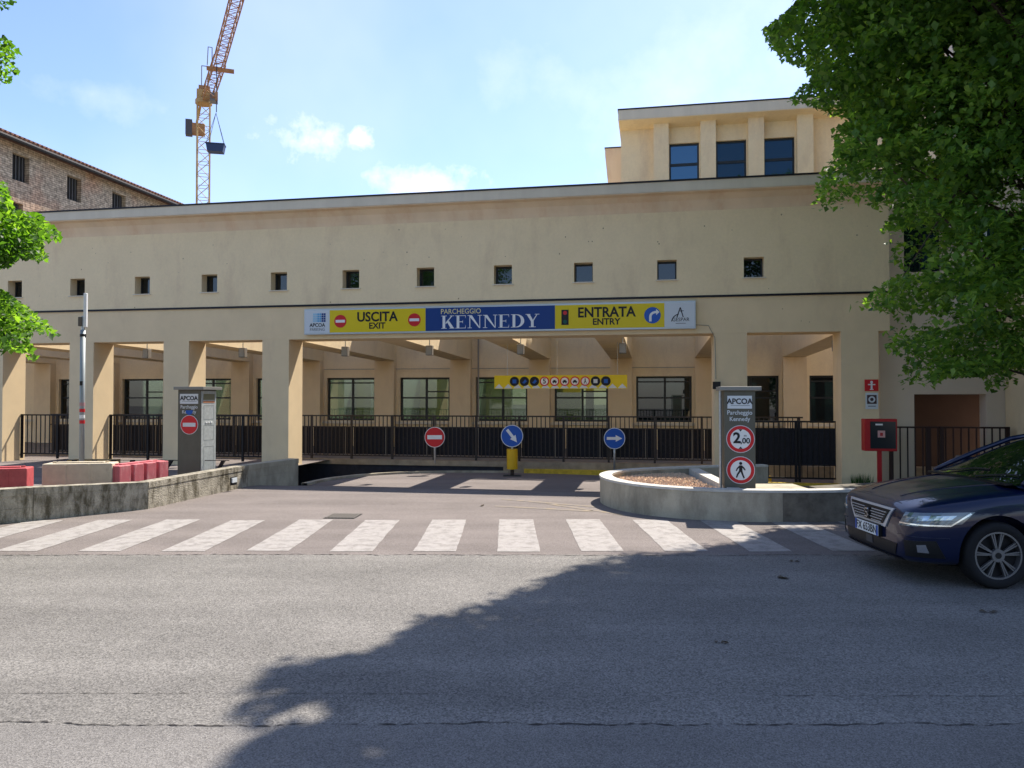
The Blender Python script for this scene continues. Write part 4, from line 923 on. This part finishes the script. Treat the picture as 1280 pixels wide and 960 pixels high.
for sx_ in (-.95, .95):
    for sy_ in (-.6, .6): q.tube([(sx_, sy_, .9), (0, 0, 4.6)], .03, 3)
q.build('slings', FRAME, sk)

# ------------------------------------------------------------------ trees
def pip(px, py, poly):
    inside = np.zeros(len(px), bool); n = len(poly)
    for i in range(n):
        x1, y1 = poly[i]; x2, y2 = poly[(i+1) % n]
        c_ = ((y1 > py) != (y2 > py)); 
        with np.errstate(divide='ignore', invalid='ignore'): xi = (x2-x1)*(py-y1)/(y2-y1+1e-9)+x1
        inside ^= c_ & (px < xi)
    return inside
SIL_R = [(997, -40), (997, 0), (975, 20), (957, 34), (963, 52), (982, 74), (1008, 82), (1017, 97), (1000, 110), (987, 125), (1012, 131), (1042, 143), (1066, 146), (1042, 162), (1047, 187), (1030, 212), (1020, 236), (1016, 248), (1020, 262), (1042, 264), (1085, 258), (1112, 268), (1094, 302), (1120, 306), (1113, 327), (1136, 340), (1110, 350), (1061, 386), (1107, 389), (1122, 401), (1106, 413), (1108, 441), (1133, 446), (1119, 481), (1138, 499), (1156, 497), (1168, 484), (1178, 474), (1227, 470), (1238, 493), (1252, 489), (1268, 481), (1285, 466), (1900, 466), (1900, -40)]
HOLES_R = [(1192, 62, 15), (1237, 103, 8), (1238, 290, 9), (1168, 192, 10), (1146, 334, 14), (1175, 338, 9), (1102, 175, 8), (1195, 376, 7), (1262, 400, 6), (1130, 440, 7)]
SIL_L = [[(-60, 40), (0, 43), (18, 58), (18, 68), (10, 70), (19, 86), (6, 104), (-60, 112)], [(-60, -10), (20, -2), (0, 9), (-60, 14)],
         [(-60, 215), (4, 228), (14, 262), (48, 268), (76, 293), (70, 302), (50, 299), (58, 328), (46, 326), (22, 322), (8, 334), (-60, 338)],
         [(-60, 350), (0, 362), (26, 380), (52, 398), (73, 420), (66, 426), (42, 412), (36, 428), (47, 448), (40, 453), (24, 440), (-60, 446)]]
LIT = [(1052, 640), (1052, 670), (1035, 664), (1010, 662), (975, 663), (950, 667), (930, 680), (895, 683), (850, 686), (838, 694), (800, 690), (765, 690), (738, 700), (700, 714), (690, 724), (640, 746), (598, 756), (560, 768), (522, 775), (505, 790), (470, 815), (400, 824), (345, 830), (325, 850), (290, 884), (298, 902), (345, 912), (300, 935), (265, 965), (150, 1030), (-400, 1300), (-3000, 1300), (-3000, 560), (1052, 560)]
SPOTS = [(388, 888, 12), (350, 898, 8), (470, 935, 6)]
def proj(P): return 640+960*P[:, 0]/P[:, 1], 498-960*(P[:, 2]-1.83)/P[:, 1]
SH = np.array([sx/math.tan(SUN_EL), sy/math.tan(SUN_EL)])
def ok_right(P, fuzz=0):
    front = P[:, 1] > .5; x, y = proj(np.where(front[:, None], P, 1.0))
    infr = (x > -100) & (x < 1300) & (y > -25) & (y < 1000)
    ok = ~infr | pip(x, y, SIL_R)
    for hx, hy, hr in HOLES_R: ok &= ~(infr & ((x-hx)**2+(y-hy)**2 < (hr*rng.uniform(.45, 1.0, len(P)))**2))
    G_ = np.stack([P[:, 0]-SH[0]*P[:, 2], P[:, 1]-SH[1]*P[:, 2], np.zeros(len(P))], 1)
    gx = 640+960*G_[:, 0]/np.maximum(G_[:, 1], .3); gy = 498+960*1.83/np.maximum(G_[:, 1], .3)
    lit = pip(gx+rng.normal(0, 10, len(P)), gy+rng.normal(0, 4, len(P)), LIT) & (G_[:, 1] > .5)
    for hx, hy, hr in SPOTS: lit |= ((gx-hx)**2/4+(gy-hy)**2 < hr*hr)
    return ok & ~lit
def ok_left(P, fuzz=0):
    x, y = proj(P); infr = (x > -20) & (x < 1300) & (y > -25) & (y < 1000); ok = ~infr
    for s_ in SIL_L: ok |= infr & pip(x, y, s_)
    return ok
def any_ok(P, fuzz=0): return np.ones(len(P), bool)
def make_crown(name, ells, ncl, per, ok, mt, parent, leaf=.058, spread=.34, gaps=False):
    vol = np.array([e[3]*e[4]*e[5]*e[6] for e in ells]); vol = vol/vol.sum(); C_ = []
    for e, f in zip(ells, vol):
        n = int(ncl*f); d = rng.normal(size=(n, 3)); d /= np.linalg.norm(d, axis=1)[:, None]; r_ = rng.uniform(0, 1, n)**.42
        C_.append(np.array(e[:3])+d*r_[:, None]*np.array(e[3:6]))
    C_ = np.concatenate(C_); C_ = C_[C_[:, 2] > 1.4]; C_ = C_[ok(C_)]
    if gaps:
        x, y = proj(C_); nz_ = np.sin(C_[:, 0]*2.3+1)*np.sin(C_[:, 1]*2.6+2)*np.sin(C_[:, 2]*2.9+.5)+.5*np.sin(C_[:, 0]*5.1+C_[:, 2]*3.3)*np.sin(C_[:, 1]*4.3-C_[:, 2]*4.7)
        vis = (x > 930) & (x < 1500) & (y > -60) & (y < 520); nz_ += .45*np.sin(C_[:, 0]*9.1+.3)*np.sin(C_[:, 1]*8.3)*np.sin(C_[:, 2]*10.3+1.1); C_ = C_[~(vis & (nz_ > .22))]
    # each cluster is a flattened drooping spray of leaves
    k = len(C_); ax = rng.normal(size=(k, 3)); ax[:, 2] = -np.abs(ax[:, 2])*.55; ax /= np.linalg.norm(ax, axis=1)[:, None]
    t = rng.uniform(-1, 1, (k, per)); P = C_[:, None, :]+ax[:, None, :]*t[:, :, None]*spread*1.7+rng.normal(0, 1, (k, per, 3))*np.array([.14, .14, .075])*spread/.34
    P = P.reshape(-1, 3); P = P[ok(P)]; n = len(P)
    a = rng.uniform(0, 2*np.pi, n); tilt = rng.normal(.5, .45, n); sc_ = leaf*rng.uniform(.5, 1.35, n)
    d1 = np.stack([np.cos(a)*np.cos(tilt), np.sin(a)*np.cos(tilt), -np.sin(tilt)], 1); d2 = np.stack([-np.sin(a), np.cos(a), rng.normal(0, .35, n)], 1); d2 /= np.linalg.norm(d2, axis=1)[:, None]
    nm = np.cross(d1, d2); f_ = .22
    V = np.stack([P-d1*sc_[:, None]*.9, P+d2*sc_[:, None]*.82+nm*f_*sc_[:, None]-d1*sc_[:, None]*.15, P+d1*sc_[:, None]*1.15, P-d2*sc_[:, None]*.82+nm*f_*sc_[:, None]-d1*sc_[:, None]*.15], 1).reshape(-1, 3)
    me = bpy.data.meshes.new(name); me.vertices.add(4*n); me.vertices.foreach_set('co', V.ravel().astype(np.float32))
    me.loops.add(6*n); base = (np.arange(n)*4)[:, None]; me.loops.foreach_set('vertex_index', (base+np.array([0, 1, 2, 0, 2, 3])).ravel().astype(np.int32))
    me.polygons.add(2*n); me.polygons.foreach_set('loop_start', (np.arange(2*n)*3).astype(np.int32)); me.polygons.foreach_set('loop_total', np.full(2*n, 3, np.int32))
    me.update(calc_edges=True); me.materials.append(mt); o = bpy.data.objects.new(name, me); COL.objects.link(o); o.parent = parent; o['kind'] = 'stuff'
    return o, C_
def limbs(parent, base, forks, C_, nb, ok, r0=.2, seed=1):
    r_ = random.Random(seed); q = M(); top = Vector(forks[-1])
    q.tube([base]+forks, r0, 12, r0*.45); t = q.build('trunk', BARK, parent, smooth=True)
    q = M(); idx = r_.sample(range(len(C_)), min(nb, len(C_)))
    for i in idx:
        e = Vector(C_[i]); s_ = Vector(forks[r_.randrange(len(forks))]); m1 = s_.lerp(e, .5)+Vector((0, 0, -.1+r_.uniform(0, .5)))
        pts_ = [s_, s_.lerp(m1, .5)+Vector((0, 0, .12)), m1, m1.lerp(e, .55), e]
        arr = np.array([tuple(p) for p in pts_]); 
        if not ok(arr).all(): continue
        q.tube(pts_, r_.uniform(.03, .055), 5, .006)
    q.build('branches', BARK, parent, smooth=True)['kind'] = 'stuff'
LF_R = leafmat('leaf_green', (.036, .088, .022), (.085, .17, .042), (.17, .27, .065))
LF_L = leafmat('leaf_light', (.025, .07, .012), (.06, .14, .022), (.12, .22, .045))
TR = thing('linden_tree', 'big dense green tree overhanging the street and car at right', 'tree')
ellR = [(8.6, 11.4, 9.8, 7.4, 5.6, 4.2, 2.2), (9.4, 12.0, 5.0, 5.2, 3.6, 3.8, 2.0), (6.2, 14.0, 8.0, 2.6, 1.8, 2.4, 2.0)]
crn, CC = make_crown('crown', ellR, 9200, 72, ok_right, LF_R, TR, .052, .30, True)
limbs(TR, (10.6, 11.9, -.2), [(10.5, 11.9, 1.2), (10.4, 11.8, 2.6), (10.1, 11.7, 4.4), (9.8, 11.6, 6.5), (9.5, 11.5, 8.6)], CC, 260, ok_right, .24, 3)
TL = thing('young_tree', 'bright light green tree tips reaching in from the left edge', 'tree')
ellL = [(-8.6, 8.6, 5.2, 4.6, 2.4, 4.4, 1.0), (-5.6, 8.3, 3.3, 1.5, .7, 1.1, 5.0)]
crn2, CC2 = make_crown('crown', ellL, 3200, 60, ok_left, LF_L, TL, .036, .27)
limbs(TL, (-9.6, 8.8, 0), [(-9.6, 8.8, 1.5), (-9.4, 8.7, 3.0), (-9.2, 8.7, 5.0), (-9.1, 8.7, 7.0)], CC2, 160, ok_left, .16, 4)
# street trees behind the camera (what the windows and the car reflect)
far = None
for i, (x, y, s_) in enumerate(((-14, -13, .9), (3, -15, .95), (17, -14, .9))):
    if i == 0:
        far = thing('street_tree', 'green street tree across the road facing the left barriers', 'tree', (x, y, 0), 0, 'trees across the road')
        c_, CF = make_crown('crown', [(0, 0, 6.2, 3.4, 3.2, 3.9, 1.0)], 420, 46, any_ok, LF_R, far, .12, .5)
        limbs(far, (0, 0, 0), [(0, 0, 1.5), (.1, 0, 3), (0, .1, 5), (0, 0, 7)], CF, 40, any_ok, .2, 5)
    else:
        t_ = far.copy(); COL.objects.link(t_); t_.location = (x, y, 0); t_.rotation_euler = (0, 0, i*1.3); t_.scale = (s_, s_, s_); t_['label'] = ['', 'green street tree straight across the road behind the viewer', 'green street tree across the road facing the parked car'][i]
        for ch in far.children: d = ch.copy(); COL.objects.link(d); d.parent = t_

# ------------------------------------------------------------------ the car
CARP = mat('car_paint', (.002, .0065, .034), .3, .1, spec=.2, coat=.8, var=.06, vscale=2); MATS['car_paint'].node_tree.nodes['Principled BSDF'].inputs['Coat Roughness'].default_value = .03
CHR = mat('chrome', (.75, .76, .78), .18, 1); SILV = mat('satin_silver', (.62, .63, .65), .3, .45); RUB = mat('rubber', (.009, .009, .010), .8, bump=.2); TRIM = mat('black_trim', (.01, .01, .011), .4)
CGL = glassmat('car_glass', (.32, .38, .36), (.01, .014, .014), 1.75, .5)
CAR = thing('parked_car', 'dark navy blue hatchback parked at the right edge facing left', 'car', (4.66, 8.24, 0), R(0))
NX = .83                                             # nose is this far ahead of the front axle
ST = [ # xs, zbot, zlow, zmid, zshoulder, ztopedge, ztopcentre, half width, top-edge ratio
 (0.00, .27, .34, .47, .58, .645, .66, .50, .86), (.02, .24, .33, .47, .62, .71, .725, .68, .86), (.07, .21, .32, .48, .66, .76, .78, .775, .86),
 (.17, .20, .32, .50, .695, .80, .83, .835, .86), (.32, .19, .32, .52, .73, .84, .88, .868, .86), (.52, .18, .32, .54, .775, .875, .92, .876, .85),
 (.82, .18, .32, .56, .84, .925, .965, .888, .83), (1.12, .18, .32, .57, .87, .955, 1.005, .885, .82), (1.35, .18, .32, .58, .885, .965, 1.0, .88, .84), (2.1, .18, .32, .58, .90, .975, 1.0, .885, .86),
 (3.0, .18, .32, .58, .915, .985, 1.0, .885, .86), (3.5, .19, .33, .58, .92, .985, 1.0, .875, .86), (3.85, .24, .36, .58, .90, .97, .985, .83, .85), (4.0, .30, .40, .58, .84, .93, .94, .72, .85), (4.05, .36, .44, .58, .76, .85, .86, .55, .85)]
def carbody():
    q = M(); rows_ = []
    for (x, zb, zl, zm, zs, ze, zc, wv, tr) in ST:
        half = [(0, zb), (wv*.60, zb), (wv*.93, zb+.02), (wv*.985, zl), (wv*1.0, zm), (wv*.985, zs), (wv*(tr+.06), ze-.015), (wv*tr*.92, ze), (wv*.5, (ze+zc)/2+.012), (0, zc)]
        full = [(-y, z) for y, z in half]+[(y, z) for y, z in half[-2:0:-1]]
        rows_.append([(x-NX, y, z) for y, z in full])
    n = len(rows_[0])
    for r_ in rows_: q.v += r_
    for i in range(len(rows_)-1):
        for k in range(n): q.f.append((i*n+k, i*n+(k+1) % n, (i+1)*n+(k+1) % n, (i+1)*n+k))
    q.f += [tuple(range(n)), tuple((len(rows_)-1)*n+k for k in range(n))[::-1]]; q.mi = [0]*len(q.f)
    o = q.build('body_tmp', CARP, None, smooth=True)
    # hood / nose cap into quads for even subdivision
    m_ = o.modifiers.new('s', 'SUBSURF'); m_.levels = 3; m_.render_levels = 3
    cut = M()
    for xw in (0, 2.57):
        for s_ in (-1, 1): cut.tube([(xw, s_*.60, .335), (xw, s_*1.1, .335)], .375, 40)
    c_ = cut.build('cut_tmp', TRIM); bm_ = o.modifiers.new('b', 'BOOLEAN'); bm_.operation = 'DIFFERENCE'; bm_.object = c_; bm_.solver = 'EXACT'
    dg = bpy.context.evaluated_depsgraph_get(); me = bpy.data.meshes.new_from_object(o.evaluated_get(dg))
    bpy.data.objects.remove(o); bpy.data.objects.remove(c_)
    me.name = 'body'; b = bpy.data.objects.new('body', me); COL.objects.link(b); b.parent = CAR
    me.polygons.foreach_set('use_smooth', [True]*len(me.polygons))
    if len(me.materials) > 1: me.materials[1] = TRIM
    return b
body = carbody()
try: body.data.set_sharp_from_angle(angle=R(35))
except Exception: pass
bvh = BVHTree.FromPolygons([v.co.copy() for v in body.data.vertices], [tuple(p.vertices) for p in body.data.polygons])
def patch(name, c4, direction, off, mt, parent, nu=10, nv=6, th=.008):
    d = Vector(direction).normalized(); c4 = [Vector(c_) for c_ in c4]; top = []; 
    for j in range(nv+1):
        for i in range(nu+1):
            s_, t = i/nu, j/nv; p = c4[0].lerp(c4[1], s_).lerp(c4[3].lerp(c4[2], s_), t); h = bvh.ray_cast(p-d*1.5, d)
            hp = h[0] if h[0] is not None else p
            top.append(hp-d*off)
    back = [p+d*(th+off) for p in top]; n = (nu+1)*(nv+1); q = M(); q.v = [tuple(p) for p in top+back]
    I = lambda i, j: j*(nu+1)+i
    for j in range(nv):
        for i in range(nu): q.f.append((I(i, j), I(i+1, j), I(i+1, j+1), I(i, j+1)))
    edge = [I(i, 0) for i in range(nu+1)]+[I(nu, j) for j in range(1, nv+1)]+[I(i, nv) for i in range(nu-1, -1, -1)]+[I(0, j) for j in range(nv-1, 0, -1)]
    for a, b in zip(edge, edge[1:]+edge[:1]): q.f.append((a, b, b+n, a+n))
    q.mi = [0]*len(q.f); return q.build(name, mt, parent, smooth=False)
def onb(y, z, off=0):
    h = bvh.ray_cast(Vector((-2.5, y, z)), Vector((1, 0, 0))); return (h[0] if h[0] else Vector((-NX, y, z)))-Vector((off, 0, 0))
F = (1, 0, 0)
def fp4(y0, y1, z0, z1, y2=None, y3=None): return [(-NX, y0, z0), (-NX, y1, z0), (-NX, y3 if y3 is not None else y1, z1), (-NX, y2 if y2 is not None else y0, z1)]
# grille: chrome trapezoid with a dark honeycomb inside
patch('grille_surround', fp4(-.35, .35, .515, .72, -.49, .49), F, .014, SILV, CAR)
gr = patch('grille', fp4(-.31, .31, .545, .70, -.44, .44), F, .022, TRIM, CAR)
for r_i in range(5):
    z = .557+.028*r_i; hw = .315+.11*(r_i*.028+.012)/.145
    for k in range(-8, 9):
        y = k*.052+(.026 if r_i % 2 else 0)
        if abs(y)+.02 > hw or abs(y) < .06: continue
        p = onb(y, z, .026); b_ = M().box(p.x-.006, p.x+.01, y-.019, y+.019, z-.0035, z+.0035).build('grille_bar', SILV, gr)
bd = onb(0, .615, .028)
q = M(); q.box(bd.x-.01, bd.x+.02, -.05, .05, .56, .67); q.build('badge_base', TRIM, CAR)
q = M(); S = None
for P_ in ([(.040, .650), (-.040, .650), (-.032, .665), (.040, .665)], [(.040, .665), (.040, .612), (.022, .618), (.022, .650)], [(.040, .620), (-.040, .604), (-.040, .620), (.040, .634)], [(-.040, .618), (-.040, .566), (-.022, .572), (-.022, .612)], [(.040, .566), (-.040, .566), (-.040, .581), (.032, .581)]): q.prism(P_, bd.x-.02, bd.x-.011, 'x')
q.build('badge', CHR, CAR)
# number plate
pl = onb(0, .46, .03); PLt = M().box(pl.x-.012, pl.x+.02, -.26, .26, .405, .515).build('number_plate', WHITE, CAR)
M().box(pl.x-.014, pl.x-.0122, .222, .258, .407, .513).build('plate_band', BLUE, PLt); M().box(pl.x-.014, pl.x-.0122, -.258, -.222, .407, .513).build('plate_band', BLUE, PLt)
tx = text('FX 653BN', .115, (0, 0, 0), BLACK, PLt, bold=.012, sxx=.95, depth=.001); tx.data.transform(Matrix.Translation((pl.x-.0135, 0, .458)) @ Matrix.Rotation(R(-90), 4, 'Z'))
M().box(pl.x-.008, pl.x+.03, -.268, .268, .397, .523).build('plate_holder', TRIM, CAR)
patch('lower_intake', fp4(-.52, .52, .265, .385, -.56, .56), F, .008, TRIM, CAR)
patch('chin_spoiler', fp4(-.60, .60, .225, .25), F, .02, TRIM, CAR)
patch('radar_cover', fp4(-.07, .07, .30, .38), F, .014, mat('sensor_grey', (.06, .06, .065), .4), CAR, 3, 3)
HLG = mat('headlight_lens', (.10, .13, .15), .06, .0, spec=.9, coat=1); LENS = mat('headlight_reflector', (.45, .5, .54), .15, .8)
for s_ in (-1, 1):
    hd = (.78, -s_*-.62*-1, 0)
    dr = Vector((.62, -s_*.78, 0)).normalized()
    # lens wraps from the grille corner along the wing
    c4 = [Vector((-.78, s_*.53, .575)), Vector((-.36, s_*.88, .625)), Vector((-.25, s_*.90, .74)), Vector((-.70, s_*.55, .715))]
    hp = patch('headlight', c4, dr, .008, HLG, CAR, 14, 6)
    patch('daylight_strip', [Vector((-.77, s_*.54, .60)), Vector((-.42, s_*.82, .600)), Vector((-.42, s_*.82, .614)), Vector((-.77, s_*.54, .612))], dr, .014, CHR, hp, 8, 2)
    patch('daylight_strip', [Vector((-.42, s_*.82, .600)), Vector((-.28, s_*.90, .72)), Vector((-.295, s_*.90, .733)), Vector((-.42, s_*.82, .614))], dr, .014, CHR, hp, 8, 2)
    patch('reflector', [Vector((-.62, s_*.62, .645)), Vector((-.40, s_*.80, .665)), Vector((-.36, s_*.82, .705)), Vector((-.60, s_*.62, .69))], dr, .013, LENS, hp, 6, 3)
    patch('fog_recess', [Vector((-.74, s_*.60, .29)), Vector((-.48, s_*.82, .29)), Vector((-.54, s_*.78, .46)), Vector((-.75, s_*.58, .44))], dr, .008, TRIM, CAR, 6, 4)
    patch('fog_light', [Vector((-.64, s_*.66, .34)), Vector((-.57, s_*.73, .34)), Vector((-.59, s_*.71, .42)), Vector((-.65, s_*.66, .41))], dr, .016, CHR, CAR, 3, 3)
    patch('bumper_crease', [Vector((-.74, s_*.46, .478)), Vector((-.45, s_*.84, .478)), Vector((-.45, s_*.84, .488)), Vector((-.74, s_*.46, .488))], dr, .010, CARP, CAR, 10, 1)
# bonnet shut line and creases
dn = (0, 0, -1)
for s_ in (-1, 1):
    patch('bonnet_gap', [(-.70, s_*.50, 1), (.18, s_*.735, 1), (.18, s_*.742, 1), (-.70, s_*.507, 1)], dn, .0015, TRIM, CAR, 16, 1, .002)
    patch('bonnet_crease', [(-.66, s_*.30, 1), (.20, s_*.50, 1), (.20, s_*.52, 1), (-.66, s_*.315, 1)], dn, .008, CARP, CAR, 16, 1, .004)
patch('bonnet_front_gap', [(-.745, -.50, 1), (-.745, .50, 1), (-.738, .50, 1), (-.738, -.50, 1)], dn, .0015, TRIM, CAR, 14, 1, .002)
# greenhouse
GS = [(1.06, .985, .985, .995, .80, .60), (1.30, .985, 1.09, 1.115, .80, .64), (1.60, .985, 1.225, 1.26, .80, .635), (1.92, .985, 1.355, 1.40, .80, .61), (2.15, .985, 1.40, 1.445, .80, .60), (2.7, .985, 1.415, 1.465, .80, .60), (3.3, .985, 1.39, 1.44, .79, .59), (3.62, .985, 1.33, 1.37, .78, .57), (3.80, .985, 1.18, 1.20, .76, .58), (3.96, .96, 1.0, 1.0, .72, .60)]
def ghouse():
    q = M(); n = 9
    for (x, zb, ze, zc, yb, ye) in GS:
        half = [(yb, zb-.03), (yb-.02, zb), ((yb+ye)/2+.02, (zb+ze)/2), (ye, ze), (ye*.55, ze+(zc-ze)*.75), (0, zc)]
        q.v += [(x-NX, -y, z) for y, z in half]+[(x-NX, y, z) for y, z in half[-2::-1]]
    n = 11
    for i in range(len(GS)-1):
        for k in range(n-1):
            q.f.append((i*n+k, i*n+k+1, (i+1)*n+k+1, (i+1)*n+k)); centre = 3 <= k <= 6
            q.mi.append(1 if (centre and 3 <= i <= 6) or k in (0, 9) else 0)
    return q
q = ghouse(); o = q.build('greenhouse_tmp', [CGL, CARP], None, smooth=True)
m_ = o.modifiers.new('s', 'SUBSURF'); m_.levels = 3; m_.render_levels = 3
dg = bpy.context.evaluated_depsgraph_get(); gm = bpy.data.meshes.new_from_object(o.evaluated_get(dg)); bpy.data.objects.remove(o)
def split(me, idx, name, mt):
    b = bmesh.new(); b.from_mesh(me); bmesh.ops.delete(b, geom=[f for f in b.faces if f.material_index != idx], context='FACES'); m2 = bpy.data.meshes.new(name); b.to_mesh(m2); b.free()
    m2.materials.clear(); m2.materials.append(mt); m2.polygons.foreach_set('material_index', [0]*len(m2.polygons)); o_ = bpy.data.objects.new(name, m2); COL.objects.link(o_); o_.parent = CAR; return o_
split(gm, 0, 'windows', CGL); split(gm, 1, 'roof', CARP)
for s_ in (-1, 1):
    P = [(1.12, .79, .99), (1.30, .72, 1.095), (1.60, .675, 1.235), (1.92, .635, 1.365), (2.15, .605, 1.41)]
    M().tube([(x-NX, s_*y, z) for x, y, z in P], .028, 8).build('windscreen_pillar', CARP, CAR, smooth=True)
    M().tube([(x-NX, s_*y, z) for x, y, z in ((2.45, .79, .98), (2.5, .70, 1.2), (2.55, .605, 1.415))], .03, 8).build('door_pillar', TRIM, CAR)
    q = M(); q.prism([(-.02, 0), (.10, .0), (.13, .06), (.11, .14), (-.0, .15), (-.04, .08)], 0, .20, 'y'); mr_ = q.build('mirror', CARP, CAR, bevel=.02); mr_.location = (1.52-NX, s_*.84 if s_ > 0 else -1.04, 1.0)
    M().box(1.55-NX, 1.60-NX, s_*.78-.06, s_*.78+.06, .98, 1.03).build('mirror_foot', TRIM, CAR)
q = M(); q.box(1.0-NX, 1.12-NX, -.70, .70, .975, .992); q.build('cowl', TRIM, CAR)
q = M(); q.tube([(1.07-NX, .55, 1.01), (1.20-NX, .1, 1.075), (1.22-NX, -.1, 1.08)], .008, 5); q.tube([(1.07-NX, -.1, 1.01), (1.18-NX, -.45, 1.06), (1.20-NX, -.6, 1.06)], .008, 5); q.build('wiper', TRIM, CAR)
M().box(1.3-NX, 3.6-NX, -.7, .7, .5, .95).build('cabin_interior', mat('cabin_dark', (.03, .03, .032), .9), CAR)
for s_ in (-1, 1): M().prism([(1.95-NX, .9), (2.2-NX, .9), (2.3-NX, 1.3), (2.18-NX, 1.3)], s_*.36-.2, s_*.36+.2, 'y').build('seat', mat('seat_cloth', (.05, .05, .055), .9), CAR, bevel=.04)
def wheel(x, s_):
    o = bpy.data.objects.new('wheel', None); COL.objects.link(o); o.parent = CAR; o.location = (x, s_*.76, .322); o.rotation_euler = (0, 0, 0 if s_ < 0 else math.pi)
    q = M(); prof = [(.225, -.095), (.235, -.105), (.29, -.112), (.312, -.095), (.322, -.06), (.322, .06), (.312, .095), (.225, .1)]; n = 48
    for k in range(n):
        a = 2*math.pi*k/n; q.v += [(r_*math.cos(a), y, r_*math.sin(a)) for r_, y in prof]
    m_ = len(prof)
    for k in range(n):
        for i in range(m_): q.f.append((k*m_+i, k*m_+(i+1) % m_, ((k+1) % n)*m_+(i+1) % m_, ((k+1) % n)*m_+i))
    q.mi = [0]*len(q.f); q.build('tyre', RUB, o, smooth=True)
    q = M(); q.disc((0, 0), .226, -.03, .05, 40); q.build('brake_and_dish', mat('wheel_dark', (.02, .02, .022), .5, .5), o)
    q = M(); q.ring((0, 0), .212, .232, -.098, -.02, 48); ALLOY = mat('alloy', (.20, .20, .205), .38, .7)
    q.build('rim_edge', ALLOY, o, smooth=False)
    sp_ = []
    for k in range(5):
        for off in (-.22, .22, -.11, .11):
            a = 2*math.pi*k/5+off+R(90); w0, w1 = .005, .0065 
            q = M(); r0, r1 = .045, .215; da = .10 if abs(off) > .15 else .0
            a0, a1 = a-(.0), a+(.06 if off > 0 else -.06)
            p0_, p1_ = Vector((r0*math.cos(a0), r0*math.sin(a0))), Vector((r1*math.cos(a1), r1*math.sin(a1))); d = (p1_-p0_).normalized(); nn = Vector((-d.y, d.x))
            q.prism([tuple(p0_-nn*w0), tuple(p0_+nn*w0), tuple(p1_+nn*w1), tuple(p1_-nn*w1)], -.088 if abs(off) < .15 else -.086, -.06, 'y'); q.build('spoke', ALLOY, o)
    q = M(); q.disc((0, 0), .062, -.094, -.05, 20); q.build('hub', ALLOY, o); q = M(); q.disc((0, 0), .03, -.098, -.0945, 16); q.build('hub_cap', TRIM, o)
for x in (0, 2.57):
    for s_ in (-1, 1): wheel(x, s_)
for x in (0, 2.57):
    M().box(x-.36, x+.36, -.58, .58, .2, .66).build('wheel_well', TRIM, CAR)
M().box(-.42, .0, -.56, .56, .165, .3).build('splash_shield', TRIM, CAR); M().box(.0, 3.0, -.74, .74, .16, .3).build('underbody', TRIM, CAR)
